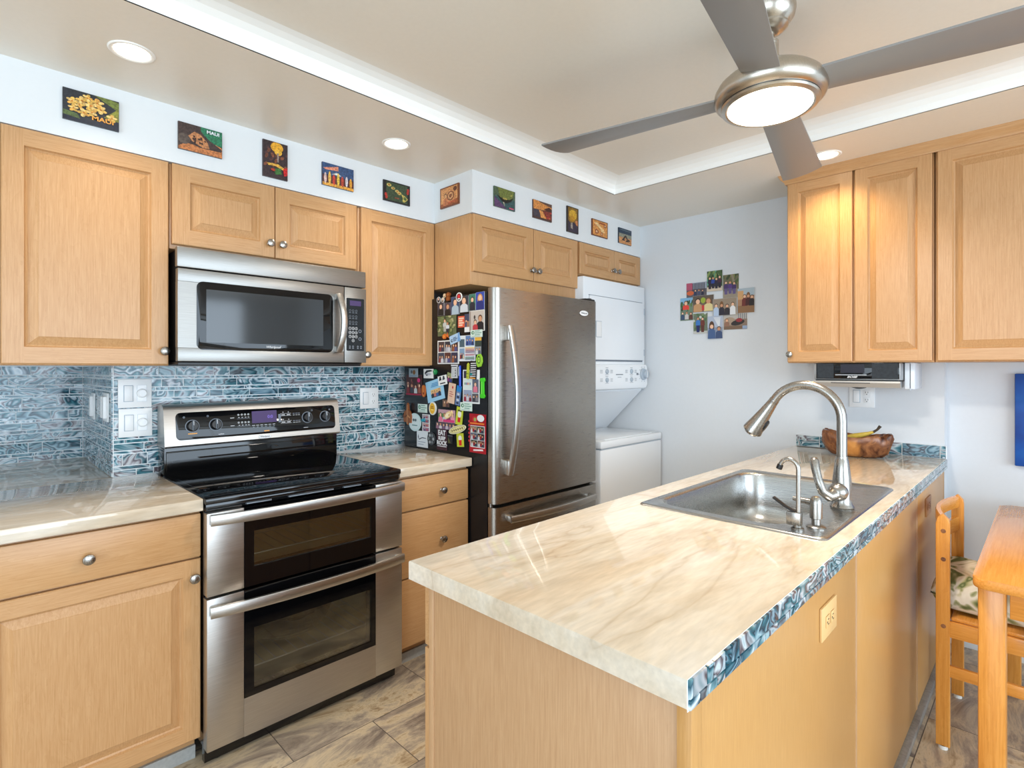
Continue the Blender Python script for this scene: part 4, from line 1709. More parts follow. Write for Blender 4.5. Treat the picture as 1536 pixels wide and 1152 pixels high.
# rounded outer edges
ed = [e_ for e_ in mb.bm.edges if all(abs(v.co.z - ZCT) < 1e-5 for v in e_.verts) and (all(abs(v.co.x - IX0) < 1e-5 for v in e_.verts) or all(abs(v.co.y - IY1) < 1e-5 for v in e_.verts))]
bmesh.ops.bevel(mb.bm, geom=ed, offset=0.004, segments=2, profile=0.5, affect='EDGES')
mb.build('slab', None, ce)
mb = MB()
mb.box(IX0 + 0.0005, XB - 0.001, IY0 + 0.0038, IY0 + 0.0045, 0.868, ZCT - 0.0005, 'grout')
tiles(mb, FX(IY0 + 0.004), IX0 + 0.0005, XB - 0.002, 0.869, ZCT, (0.029, 0.016), (0.02, 0.07), 9, gap=0.0014, th=0.004)
mb.build('tile_edging', None, ce, ang=0)
mb = MB()
mb.box(XB - 0.012, XB - 0.0012, -2.309, -1.636, ZCT + 0.0005, 0.978, 'grout')
tiles(mb, FY(XB - 0.012), 1.636, 2.308, ZCT + 0.0008, 0.978, (0.066,), (0.07, 0.19), 12, th=0.006)
tag(mb.build('tile_upstand', None, None, ang=0), 'low teal glass tile strip behind the burl bowl at the island wall end', 'tile upstand')

FIo = FX(-2.297)
wall_plate('outlet_plate', 'tan outlet plate on the island back panel below the tiled edge, nearer one', 'outlet', FIo, 1.848, 0.770, 0.118, 0.076, ['duplex'], 'tan_plastic', True)
wall_plate('outlet_plate', 'brown outlet plate on the island back panel, far one beside the wooden chair', 'outlet', FIo, 3.285, 0.775, 0.118, 0.076, ['duplex'], 'brown_plastic', True)

# ------------------------------------------------------------------ sink
sk = thing('kitchen_sink', 'stainless drop in sink with single rounded bowl set in the island', 'sink', (2.378, -1.992, ZCT))
SX0, SX1, SY0, SY1 = 1.958, 2.800, -2.266, -1.722


def rr3(x0, x1, y0, y1, r, z, n=7):
    return [(x, y, z) for x, y in rrect(x0, x1, y0, y1, r, n)]


mb = MB()
z = ZCT
bx0, bx1, by0, by1 = 2.010, 2.752, -2.150, -1.752
loops = [rr3(SX0, SX1, SY0, SY1, 0.022, z + 0.0002), rr3(SX0 + 0.002, SX1 - 0.002, SY0 + 0.002, SY1 - 0.002, 0.022, z + 0.004),
         rr3(SX0 + 0.007, SX1 - 0.007, SY0 + 0.007, SY1 - 0.007, 0.024, z + 0.0065), rr3(SX0 + 0.016, SX1 - 0.016, SY0 + 0.016, SY1 - 0.016, 0.028, z + 0.0045),
         rr3(bx0 - 0.006, bx1 + 0.006, by0 - 0.006, by1 + 0.006, 0.085, z + 0.0045), rr3(bx0 - 0.001, bx1 + 0.001, by0 - 0.001, by1 + 0.001, 0.083, z + 0.002), rr3(bx0 + 0.003, bx1 - 0.003, by0 + 0.003, by1 - 0.003, 0.08, z - 0.006),
         rr3(bx0 + 0.010, bx1 - 0.010, by0 + 0.010, by1 - 0.010, 0.078, z - 0.12), rr3(bx0 + 0.016, bx1 - 0.016, by0 + 0.016, by1 - 0.016, 0.075, z - 0.16), rr3(bx0 + 0.036, bx1 - 0.036, by0 + 0.036, by1 - 0.036, 0.062, z - 0.184),
         rr3(bx0 + 0.07, bx1 - 0.07, by0 + 0.07, by1 - 0.07, 0.05, z - 0.190)]
vs = [[mb.bm.verts.new(p) for p in L] for L in loops]
for a, b in zip(vs, vs[1:]):
    for j in range(len(a)):
        mb.bm.faces.new([a[j], a[(j + 1) % len(a)], b[(j + 1) % len(a)], b[j]])
mb.bm.faces.new(vs[-1])
mb.build('basin', 'sink_steel', sk, ang=60)
mb = MB()
mb.lathe((2.38, -1.95, z - 0.1905), (0, 0, 1), [(0.057, 0), (0.057, 0.003), (0.045, 0.004), (0.040, 0.001), (0, 0.001)], 28, 'steel')
mb.build('drain', None, sk)
DZ = ZCT + 0.0045

fa = thing('kitchen_faucet', 'tall brushed nickel gooseneck faucet with pull down spray head and side lever', 'faucet', (2.356, -2.205, DZ))
fx, fy = 2.356, -2.205
mb = MB()
mb.lathe((fx, fy, DZ), (0, 0, 1), [(0.033, 0), (0.034, 0.004), (0.031, 0.010), (0.0275, 0.016), (0.0265, 0.03), (0.0265, 0.075), (0.0255, 0.09), (0.022, 0.12), (0.0185, 0.148), (0.0165, 0.152), (0.0165, 0.16)], 36)
mb.build('base', 'nickel', fa)
pts = [(fx, fy, DZ + 0.15), (fx, fy, DZ + 0.20), (fx, fy, 1.185)]
ra = 0.1075
for i in range(1, 19):
    a = math.radians(180 - i * (180 - 30) / 18)
    pts.append((fx, fy + ra + ra * math.cos(a), 1.190 + ra * math.sin(a)))
mb = MB()
mb.tube(pts, 0.0145, 20)
mb.build('spout', 'nickel', fa)
e0 = Vector(pts[-1])
td = (Vector(pts[-1]) - Vector(pts[-2])).normalized()
mb = MB()
mb.lathe(e0 - td * 0.002, td, [(0.0155, 0), (0.0160, 0.004), (0.0155, 0.006), (0.0170, 0.02), (0.0205, 0.05), (0.0262, 0.09), (0.0320, 0.125), (0.0325, 0.132), (0.0305, 0.135), (0.023, 0.134), (0.021, 0.143), (0, 0.143)], 32)
sh = mb.build('spray_head', 'nickel', fa)
mb = MB()
sd = Vector((0, 1, 0)).cross(Vector((1, 0, 0)))
nrm = td.cross(Vector((1, 0, 0))).normalized()
if nrm.y > 0:
    nrm = -nrm
cbt = e0 + td * 0.092 - nrm * -0.0255
for i in range(1):
    k_ = 14
    rings = []
    for sc, h in ((1.0, -0.004), (1.0, 0.002), (0.8, 0.005), (0.0, 0.0055)):
        rings.append([mb.bm.verts.new(cbt + td * (0.024 * sc * math.cos(2 * PI * j / k_)) + Vector((1, 0, 0)) * (0.010 * sc * math.sin(2 * PI * j / k_)) + nrm * h) for j in range(k_)] if sc else [mb.bm.verts.new(cbt + nrm * h)])
    for a, b in zip(rings, rings[1:]):
        for j in range(k_):
            mb.bm.faces.new([a[j], a[(j + 1) % k_], b[(j + 1) % k_], b[j]] if len(b) > 1 else [a[j], a[(j + 1) % k_], b[0]])
mb.build('spray_button', 'black', sh)
mb = MB()
bc = Vector((fx - 0.028, fy + 0.004, DZ + 0.052))
bm2 = bmesh.ops.create_uvsphere(mb.bm, u_segments=24, v_segments=14, radius=0.0285, matrix=Matrix.Translation(bc))
mb.tube([bc + Vector((-0.012, 0.004, -0.004)), bc + Vector((-0.034, 0.016, -0.010)), bc + Vector((-0.046, 0.030, 0.004)), bc + Vector((-0.044, 0.042, 0.036)), bc + Vector((-0.036, 0.052, 0.068)), bc + Vector((-0.030, 0.058, 0.094)), bc + Vector((-0.029, 0.059, 0.104))],
        [0.020, 0.0165, 0.0135, 0.0125, 0.0125, 0.0135, 0.008], 18)
mb.build('lever_handle', 'nickel', fa, ang=60)

ff = thing('filter_faucet', 'small gooseneck filtered water faucet with black lever at the sink corner', 'faucet', (2.012, -2.183, DZ))
x, y = 2.012, -2.183
mb = MB()
mb.lathe((x, y, DZ), (0, 0, 1), [(0.016, 0), (0.016, 0.004), (0.011, 0.006), (0.011, 0.012)], 20)
mb.box(x - 0.011, x + 0.011, y - 0.010, y + 0.026, DZ + 0.010, DZ + 0.046, None, 0.003)
mb.build('base', 'nickel', ff)
pts = [(x, y - 0.002, DZ + 0.03), (x, y - 0.002, 1.06)]
for i in range(0, 13):
    a = math.radians(180 - i * 165 / 12)
    pts.append((x, y - 0.002 + 0.0235 + 0.0235 * math.cos(a), 1.078 + 0.0265 * math.sin(a)))
mb = MB()
mb.tube(pts, 0.0058, 12)
sp = mb.build('spout', 'nickel', ff)
mb = MB()
q0, q1 = Vector(pts[-1]), Vector(pts[-1]) - Vector(pts[-2])
mb.lathe(q0 - q1.normalized() * 0.002, q1, [(0.0075, 0), (0.008, 0.004), (0.008, 0.012), (0.006, 0.013), (0, 0.013)], 14)
mb.build('spout_tip', 'black', sp)
mb = MB()
mb.sweep([(x, y + 0.004, DZ + 0.045), (x, y + 0.030, DZ + 0.056), (x, y + 0.062, DZ + 0.076)], 0.0075, 0.003, (0, -0.5, 1), 'black')
mb.build('lever', None, ff)

sd_ = thing('soap_dispenser', 'nickel soap dispenser with short nozzle between the two faucets', 'soap dispenser', (2.066, -2.213, DZ))
x, y = 2.066, -2.213
mb = MB()
mb.lathe((x, y, DZ), (0, 0, 1), [(0.025, 0), (0.025, 0.003), (0.021, 0.006), (0.0115, 0.008), (0.011, 0.026)], 24)
mb.build('base', 'nickel', sd_)
mb = MB()
mb.lathe((x, y, DZ), (0, 0, 1), [(0.010, 0.022), (0.0158, 0.025), (0.0158, 0.066), (0.0145, 0.076), (0.010, 0.083), (0, 0.086)], 24)
mb.tube([(x, y + 0.008, DZ + 0.066), (x, y + 0.04, DZ + 0.068), (x, y + 0.058, DZ + 0.070)], [0.0095, 0.0075, 0.006], 14)
mb.build('pump_head', 'nickel', sd_)

# ------------------------------------------------------------------ right wall cabinets
FRc = FY(3.454)


def right_cabinet(label, y0, y1, doors):
    t = thing('wall_cabinet', label, 'cabinet', (XB, (y0 + y1) / 2, 1.383))
    mb = MB()
    xb = XB if y1 > -2.30 else XB2
    mb.box(3.454, (XB if y0 > -2.31 else XB2) - 0.001, y0, y1, 1.380, 2.318, 'maple', 0.0015)
    mb.build('body', None, t)
    for d in doors:
        dr = raised_door(t, FRc, d[0], d[1], 1.385, 2.304, 'maple_y', 0.052)
        if d[2]:
            knob(dr, FRc, d[2], 1.424, 0.02)
    return t


right_cabinet('tall maple wall cabinet over the stereo with two narrow doors', -2.300, -1.693, [(1.696, 1.988, 1.712), (1.998, 2.294, 0)])
right_cabinet('wide maple wall cabinet above the dining corner at the right edge', -3.20, -2.304, [(2.312, 2.75, 0), (2.756, 3.19, 0)])
mb = MB()
pc = [(0.0, 2.300), (0.006, 2.300), (0.009, 2.310), (0.016, 2.318), (0.024, 2.326), (0.030, 2.338), (0.034, 2.345), (0.0, 2.345)]
# crown returns round the far end of the run
path = [(XB - 0.002, -1.693, 0, 1), (3.434, -1.693, -1, 1), (3.434, -3.25, -1, 0)]
P = []
for (x, y, dx, dy) in path:
    P.append([mb.bm.verts.new((x + dx * d, y + dy * d, z)) for d, z in pc])
for a, b in zip(P, P[1:]):
    for j in range(len(pc)):
        mb.bm.faces.new([a[j], a[(j + 1) % len(pc)], b[(j + 1) % len(pc)], b[j]])
mb.bm.faces.new(P[0])
mb.bm.faces.new(P[-1][::-1])
structure(mb.build('trim_2', 'maple_y', None, ang=30))

# ------------------------------------------------------------------ stereo under the cabinet
st = thing('stereo', 'silver stereo with black front hung under the right wall cabinet', 'stereo', (3.58, -1.996, 1.262))
FS = FY(3.456)
s0, s1 = 1.815, 2.177
mb = MB()
mb.fbox(FS, s0, s1, 1.296, 1.378, -0.20, 0.0, 'silver_paint', 0.006)
prof = [(0.021, 1.2915), (0.024, 1.284), (0.012, 1.262), (-0.20, 1.262), (-0.20, 1.2915)]
b_ = mb.build('body', None, st)
mb = MB()
k0, k1 = s0 + 0.004, s1 + 0.002
v0 = [mb.bm.verts.new(FS(k0 + (0.0 if n > 0 else 0.022), z, n)) for n, z in prof]
v1 = [mb.bm.verts.new(FS(k1 - (0.0 if n > 0 else 0.022), z, n)) for n, z in prof]
mb.bm.faces.new(v0)
mb.bm.faces.new(v1[::-1])
for j in range(5):
    mb.bm.faces.new([v0[j], v0[(j + 1) % 5], v1[(j + 1) % 5], v1[j]])
pd = mb.build('pedestal', 'silver_paint', st)
mb = MB()
mb.fbox(FS, 1.898, 2.062, 1.2805, 1.2840, 0.019, 0.0245, 'black')
mb.build('disc_slot', None, pd)
mb = MB()
mb.fbox(FS, s0 + 0.010, s1 - 0.010, 1.2905, 1.2965, -0.19, 0.006, 'black')
mb.build('shadow_gap', None, st)
mb = MB()
mb.fbox(FS, s0 + 0.012, s1 - 0.005, 1.302, 1.378, -0.002, 0.004, 'black_gloss', 0.001)
fp = mb.build('front_panel', None, st)
mb = MB()
mb.fbox(FS, s0 + 0.016, s0 + 0.090, 1.305, 1.376, 0.003, 0.0052, 'speaker_cloth')
mb.build('speaker_grille', None, fp)
mb = MB()
mb.fbox(FS, s1 - 0.112, s1 - 0.010, 1.305, 1.376, 0.003, 0.0052, 'speaker_cloth')
mb.build('speaker_grille', None, fp)
mb = MB()
mb.fbox(FS, 1.935, 2.035, 1.330, 1.372, 0.0035, 0.0046, 'blue_display')
mb.build('display', None, fp)
mb = MB()
mb.fbox(FS, 1.912, 2.044, 1.3185, 1.3225, 0.0035, 0.0056, 'silver_paint')
mb.build('disc_lip', None, fp)
text('BOSE', 0.0125, FS, 1.983, 1.3105, 0.0045, 'white_ink', fp, shear=0.35, bold=0.0003, sx=1.4)
mb = MB()
mb.box(3.52, 3.70, -2.222, -2.180, 1.254, 1.379, 'acrylic', 0.006)
mb.box(3.52, 3.70, -2.205, -2.200, 1.250, 1.379, 'grey_plastic', 0.001)
mb.build('mounting_bracket', None, st)
mb = MB()
mb.lathe((3.56, -1.99, 1.2625), (0, 0, -1), [(0.035, 0), (0.034, 0.004), (0.026, 0.008), (0.012, 0.012), (0, 0.013)], 20, 'black')
mb.build('cord_winder', None, st)
wall_plate('outlet_plate', 'white switch and outlet plate on the wall below the stereo', 'outlet', FY(XB), 1.956, 1.205, 0.115, 0.116, ['rocker', 'duplex'])

# ------------------------------------------------------------------ burl bowl and banana
bw = thing('burl_bowl', 'irregular brown burl wood bowl on the island by the wall', 'bowl', (3.585, -1.970, ZCT))
mb = MB()
cl = mb.bm.loops.layers.float_color.new('Col')
nA, prof = 64, [(0.34, 0.0), (0.60, 0.003), (0.82, 0.020), (0.96, 0.050), (1.02, 0.080), (1.0, 0.098), (0.97, 0.106), (0.90, 0.106), (0.84, 0.092), (0.70, 0.050), (0.42, 0.022), (0.0, 0.016)]
rings = []
for k_, (r, h) in enumerate(prof):
    ring_ = []
    for j in range(nA):
        t_ = 2 * PI * j / nA
        cx_, sy_ = math.cos(t_), math.sin(t_)
        lump = mnoise.noise(Vector((cx_ * 2.6, sy_ * 2.6, h * 16))) * 0.55 + (0.22 - abs(mnoise.noise(Vector((cx_ * 5, sy_ * 6, h * 34))))) * 0.8
        burly = abs(sy_) ** 1.5
        rim = 0.93 + 0.20 * burly + (0.0 if sy_ < 0 else 0.05) * burly
        rr_ = (r + (burly * 0.30 * (1 - r) if 0 < k_ < 7 else 0)) * (1 + 0.26 * lump * burly * (1 if r > 0.5 else 0.2))
        zz = h * rim + (0.024 * lump * burly if h > 0.03 else 0)
        ring_.append(mb.bm.verts.new((3.585 + cx_ * 0.088 * rr_, -1.970 + sy_ * 0.150 * rr_, ZCT + max(zz, 0.0 if h == 0 else 0.002))))
    rings.append(ring_)
for a, b in zip(rings, rings[1:]):
    for j in range(nA):
        f = mb.bm.faces.new([a[j], a[(j + 1) % nA], b[(j + 1) % nA], b[j]])
mb.bm.faces.new(rings[0])
for f in mb.bm.faces:
    for lp in f.loops:
        p = lp.vert.co
        s_ = (p.y + 1.970) / 0.15
        v = 1.0 - min(1, abs(s_ - 0.12) / 0.42)
        v = 1.0 if v > 0.25 and (p.z - ZCT) < 0.088 else 0.0
        lp[cl] = (v, v, v, 1)
o = mb.build('carved_bowl', 'burl', bw, ang=70)
ba = thing('banana', 'banana lying in the burl bowl with its stem sticking up', 'banana', (3.575, -2.03, ZCT + 0.06))
pts = [(3.56, -1.915, 1.000), (3.555, -1.940, 1.005), (3.545, -1.975, 1.015), (3.540, -2.005, 1.024), (3.540, -2.032, 1.034), (3.540, -2.055, 1.044)]
mb = MB()
mb.tube(pts, [0.006, 0.013, 0.016, 0.014, 0.009, 0.006], 10)
pe = mb.build('peel', 'banana', ba, ang=60)
mb = MB()
mb.tube([(3.540, -2.053, 1.043), (3.540, -2.070, 1.056), (3.540, -2.082, 1.074)], [0.006, 0.0055, 0.0075], 10)
mb.build('stem', 'banana_tip', ba, ang=60)
# ------------------------------------------------------------------ dining table, chair, cushion
tb = thing('dining_table', 'orange wood dining table with rounded edges at the right edge', 'table', (3.06, -2.95, 0.0))
mb = MB()
mb.prism(rrect(2.462, 3.662, -3.40, -2.506, 0.035, 6), lambda u, v, n=0.0: (u, v, n), 0.722, 0.752, 'pine_x', 0.010)
bmesh.ops.bevel(mb.bm, geom=[e_ for e_ in mb.bm.edges if all(abs(v.co.z - 0.722) < 1e-5 for v in e_.verts)], offset=0.008, segments=2, profile=0.5, affect='EDGES')
mb.build('tabletop', None, tb)
mb = MB()
for b in ((2.57, 3.56, -2.560, -2.538), (2.57, 3.56, -3.368, -3.346), (2.520, 2.542, -3.32, -2.585), (3.585, 3.607, -3.32, -2.585)):
    mb.box(*b, 0.640, 0.722, 'pine_x' if b[1] - b[0] > 0.1 else 'pine_y', 0.002)
mb.build('apron', None, tb)
for x in (2.508, 3.556):
    for y in (-3.382, -2.578):
        mb = MB()
        mb.box(x, x + 0.062, y, y + 0.062, 0.0, 0.722, 'pine_z', 0.008)
        mb.build('leg', None, tb)

ch = thing('dining_chair', 'orange wood dining chair pushed under the table beside the island', 'chair', (3.09, -2.58, 0.0))
YB0, YB1 = -2.414, -2.374
for x in (2.876, 3.300):
    mb = MB()
    # rear post: straight flat board with a rounded top
    P = [(YB0, 0.012), (YB1, 0.012), (YB1, 0.80), (YB1 - 0.006, 0.822), (YB1 - 0.020, 0.834), (YB0 + 0.014, 0.828), (YB0 + 0.002, 0.815), (YB0, 0.80)]
    mb.prism(P, lambda u, z, n=0.0: (x - n, u, z), -0.022, 0.0, 'pine_z', 0.003)
    lg = mb.build('leg', None, ch)
    mb = MB()
    mb.lathe((x + 0.011, -2.394, 0), (0, 0, 1), [(0.014, 0), (0.014, 0.013)], 14, 'felt')
    mb.build('felt_glide', None, lg)
    if x < 3:
        mb = MB()
        for z in (0.775, 0.675, 0.438):
            mb.lathe((x + 0.0005, -2.396, z), (-1, 0, 0), [(0.0075, 0), (0.0075, 0.0012), (0, 0.0016)], 14, 'burl')
        mb.build('screw_plug', None, lg)
for x in (2.876, 3.300):
    mb = MB()
    mb.box(x, x + 0.022, -2.800, -2.756, 0.012, 0.455, 'pine_z', 0.003)
    lg = mb.build('leg', None, ch)
    mb = MB()
    mb.lathe((x + 0.011, -2.778, 0), (0, 0, 1), [(0.013, 0), (0.013, 0.013)], 14, 'felt')
    mb.build('felt_glide', None, lg)
for x in (2.879, 3.303):
    mb = MB()
    mb.box(x, x + 0.018, -2.757, YB0 + 0.001, 0.402, 0.458, 'pine_y', 0.002)
    mb.build('seat_rail', None, ch)
    mb = MB()
    mb.box(x, x + 0.016, -2.757, YB0 + 0.001, 0.262, 0.302, 'pine_y', 0.002)
    mb.build('side_stretcher', None, ch)
for z0, z1, bow, name in ((0.782, 0.828, 0.040, 'top_rail'), (0.690, 0.745, 0.028, 'back_slat')):
    pts = []
    for i in range(13):
        f = i / 12
        pts.append((2.897 + f * 0.404, -2.392 + bow * math.sin(f * PI) ** 0.9 * 0.8, (z0 + z1) / 2))
    mb = MB()
    mb.sweep(pts, 0.009, (z1 - z0) / 2, (0, 0, 1), 'pine_x')
    mb.build(name, None, ch)
mb = MB()
mb.box(2.897, 3.303, -2.412, -2.376, 0.405, 0.455, 'pine_x', 0.002)
mb.box(2.897, 3.303, -2.795, -2.765, 0.405, 0.455, 'pine_x', 0.002)
mb.build('cross_rails', None, ch)
mb = MB()
mb.box(2.890, 3.308, -2.80, -2.416, 0.4585, 0.472, 'pine_x', 0.004)
mb.build('seat', None, ch)
cu = MB()
nU, nV = 20, 20
top, bot = [], []
for i in range(nU + 1):
    ra_, rb_ = [], []
    for j in range(nV + 1):
        a, b = -1 + 2 * i / nU, -1 + 2 * j / nV
        px = 3.099 + 0.197 * a * (1 - 0.04 * b * b)
        py = -2.568 + 0.222 * b * (1 - 0.04 * a * a)
        if py > -2.42 and 0:
            pass
        puff = max(0.0, (1 - a ** 6) * (1 - b ** 6)) ** 0.38
        tuft = 0.012 * math.sin(a * 5.5) * math.sin(b * 4.2 + 0.5)
        ra_.append(cu.bm.verts.new((px, py, 0.536 + (0.066 + tuft) * puff)))
        rb_.append(cu.bm.verts.new((px, py, 0.536 - 0.062 * puff)))
    top.append(ra_)
    bot.append(rb_)
for i in range(nU):
    for j in range(nV):
        cu.bm.faces.new([top[i][j], top[i + 1][j], top[i + 1][j + 1], top[i][j + 1]])
        cu.bm.faces.new([bot[i][j], bot[i][j + 1], bot[i + 1][j + 1], bot[i + 1][j]])
bmesh.ops.remove_doubles(cu.bm, verts=cu.bm.verts[:], dist=1e-4)
tag(cu.build('seat_cushion', 'leaf_fabric', None, ang=80), 'plump palm leaf print cushion on the wooden chair', 'cushion')

art = MB()
art.box(XB2 - 0.032, XB2 - 0.001, -3.25, -2.548, 0.905, 1.328, 'blue_art', 0.004)
tag(art.build('canvas_art', None), 'deep blue canvas on the dining corner wall at the right edge', 'wall art')
# ------------------------------------------------------------------ picture plaques along the soffit
SGX = 'wooden picture plaques along the soffit'
BR, OR, DK = (120, 62, 30), (226, 150, 70), (40, 32, 30)


def plaque(F, u, z, w, h, label, base, draw, words=None):
    p = Pic(F, u, z, w, h, 0.0, 0.009, base)
    draw(p)
    o = p.build('picture_plaque', label, 'plaque', SGX, 'wood_print')
    if words:
        text(words[0], words[1] * h, F, u + words[2] * w, z + words[3] * h, 0.0115, words[4], o, sx=words[5] if len(words) > 5 else 1.0, bold=0.0006)
    return o


FSo, FSr = FX(-0.31), FX(-0.617)


def flowers(p):
    p.poly([(0, 0), (1, 0), (1, .3), (.5, .12), (0, .22)], (30, 34, 52))
    p.poly([(.55, 1), (1, .65), (1, .95), (.8, 1)], (120, 132, 60))
    p.poly([(0, .15), (.3, .1), (.25, .25), (0, .3)], (92, 110, 60))
    p.poly([(.72, .35), (1, .3), (1, .75)], (150, 150, 60))
    for cx, cy, r in ((.16, .62, .10), (.33, .70, .11), (.18, .40, .09), (.36, .33, .11), (.48, .60, .13), (.60, .74, .12), (.50, .40, .10), (.66, .55, .11), (.86, .36, .10), (.28, .55, .09), (.42, .82, .09)):
        for k in range(5):
            a = k * 2 * PI / 5 + cx * 9
            p.ell(cx + r * .55 * math.cos(a), cy + r * .8 * math.sin(a), r * .55, r * .40, ((246, 196, 96), (250, 210, 130), (240, 178, 84))[k % 3], 8, a)
        p.ell(cx, cy, r * .2, r * .28, (214, 130, 40), 6)


def rockbeach(p):
    p.rect(0, 0, 1, .26, (206, 130, 78))
    p.poly([(.5, 1), (1, 1), (1, .42), (.8, .45), (.5, .8)], (46, 128, 92))
    p.poly([(.75, .5), (1, .38), (1, .3), (.8, .3)], (228, 150, 90))
    p.poly([(0, .1), (0, 1), (.42, 1), (.62, .62), (.98, .34), (.98, .22), (.5, .2), (.2, .3)], (72, 54, 50))
    p.ell(.12, .4, .14, .2, (96, 82, 74))
    p.poly([(.22, .55), (.35, .75), (.5, .7), (.66, .45), (.7, .24), (.55, .22), (.3, .38)], (206, 140, 92))
    for k in range(14):
        p.ell(.32 + .3 * rnd.random(), .36 + .26 * rnd.random(), .025, .04, (70, 44, 36), 6)


def falls(p):
    for k in range(26):
        p.ell(rnd.random(), .3 + .7 * rnd.random(), .09, .05, rnd.choice(((96, 60, 60), (120, 70, 50), (60, 44, 50), (140, 84, 60))), 6, rnd.random() * 3)
    p.ell(.55, .85, .26, .14, (236, 172, 50))
    p.ell(.6, .72, .16, .08, (244, 190, 70))
    p.rect(.56, .45, .62, .7, (170, 150, 140))
    p.poly([(.15, .38), (.6, .4), (.9, .3), (.9, .24), (.5, .33), (.2, .32)], (240, 186, 80))
    p.poly([(.4, .25), (.7, .3), (.75, .14), (.5, .1)], (70, 120, 60))
    p.poly([(.8, .3), (.98, .36), (.98, .14), (.84, .1)], (216, 40, 44))
    p.ell(.4, .22, .1, .04, (180, 60, 40), 8)


def boards(p):
    p.rect(0, .5, 1, 1, (54, 84, 130))
    p.poly([(.02, .75), (.5, .95), (.5, .75), (.1, .7)], (236, 150, 120))
    p.poly([(.3, .55), (.45, .66), (.6, .55)], (236, 236, 230))
    p.rect(0, 0, 1, .13, (240, 172, 70))
    p.rect(.0, .13, 1, .45, (92, 40, 40))
    for k, c_ in enumerate(((226, 196, 190), (246, 196, 90), (214, 60, 46), (250, 206, 80), (200, 70, 50), (222, 214, 222), (240, 170, 60))):
        p.ell(.09 + .135 * k, .36 if k % 2 else .32, .042, .30 if k in (1, 3) else .24, c_, 12)


def chain(p):
    p.rect(.1, .06, .9, .94, (66, 84, 62))
    for cx, cy, r in ((.2, .8, .09), (.35, .68, .08), (.5, .58, .08), (.58, .5, .09)):
        p.ell(cx, cy, r, r * .9, (206, 190, 110), 8, .5)
        p.ell(cx, cy, r * .5, r * .5, (196, 120, 60), 6)
    p.poly([(.66, .48), (.78, .44), (.92, .3), (.78, .1), (.7, .14), (.72, .3)], (208, 190, 100))
    p.ell(.8, .3, .06, .09, (90, 110, 60), 8)
    for cx, cy in ((.08, .3), (.1, .18), (.92, .75), (.9, .62)):
        p.ell(cx, cy, .05, .09, (190, 60, 50), 8)
    p.rect(.4, .2, .58, .26, (150, 80, 60))


def sepia(p):
    p.rect(.05, .06, .95, .94, (232, 162, 98))
    p.poly([(.05, .06), (.95, .06), (.95, .3), (.5, .2), (.05, .2)], (176, 94, 48))
    p.person(.3, .1, .62, (214, 130, 80), (84, 44, 24), (240, 180, 120), .26)
    for r in (.2, .14, .08):
        p.ell(.58, .5, r, r * 1.2, (150, 84, 44) if r != .14 else (236, 176, 116), 12)
    p.ell(.82, .78, .1, .12, (120, 62, 34), 8)
    p.rect(.45, .16, .85, .24, (206, 100, 60))


def manta(p):
    p.poly([(0, 0), (1, 0), (1, .55), (0, .55)], (58, 92, 96))
    p.poly([(0, 0), (.6, 0), (0, .5)], (96, 66, 110))
    p.poly([(.15, 1), (.95, 1), (.85, .5), (.5, .4), (.25, .55)], (120, 130, 66))
    p.poly([(.1, .62), (.32, .52), (.5, .5), (.7, .5), (.92, .66), (.78, .42), (.55, .28), (.36, .34)], (24, 26, 22))
    p.ell(.5, .5, .12, .05, (190, 170, 90), 8)
    p.poly([(.4, .32), (.5, .1), (.46, .32)], (214, 200, 170))
    for k in range(6):
        p.ell(.78 + .03 * (k % 3), .72 + .05 * (k // 3), .012, .016, (236, 220, 120), 6)
    p.rect(.7, .05, .92, .12, (206, 90, 120))


def coast(p):
    p.poly([(0, .5), (1, .6), (1, 1), (0, 1)], (226, 150, 80))
    p.poly([(.3, .95), (1, .8), (1, 1), (.3, 1)], (110, 80, 70))
    p.poly([(.55, .6), (.85, .8), (1, .7), (1, .5)], (80, 44, 40))
    p.rect(0, .1, .35, .5, (72, 64, 78))
    p.poly([(.3, .5), (.48, .5), (.7, .1), (.4, .1)], (236, 162, 90))
    p.poly([(.48, .5), (.98, .55), (.98, .1), (.7, .1)], (140, 60, 50))
    for k in range(8):
        p.ell(.6 + .36 * rnd.random(), .14 + .36 * rnd.random(), .05, .04, rnd.choice(((200, 60, 60), (230, 140, 80), (60, 40, 40))), 6)


def goldfall(p):
    p.rect(.08, .03, .92, .97, (150, 112, 44))
    p.ell(.5, .7, .34, .2, (226, 178, 56))
    p.ell(.45, .55, .22, .12, (206, 150, 44))
    p.poly([(.08, .03), (.92, .03), (.92, .3), (.6, .42), (.3, .36), (.08, .46)], (62, 52, 72))
    p.poly([(.3, .36), (.45, .4), (.5, .14), (.3, .16)], (170, 160, 150))
    p.poly([(.7, .5), (.92, .5), (.92, .3), (.75, .34)], (214, 140, 90))


def mapplaque(p):
    p.rect(.04, .05, .96, .95, (232, 158, 84))
    p.poly([(.12, .8), (.3, .86), (.5, .66), (.74, .5), (.8, .3), (.6, .3), (.5, .5), (.3, .64)], (250, 210, 150))
    for cx, cy, r in ((.28, .28, .12), (.6, .2, .08), (.82, .74, .09), (.16, .62, .05)):
        p.ell(cx, cy, r, r * 1.2, (160, 70, 34), 10)
        p.ell(cx, cy, r * .55, r * .66, (246, 200, 150), 8)
    p.rect(.45, .8, .8, .88, (170, 80, 40))


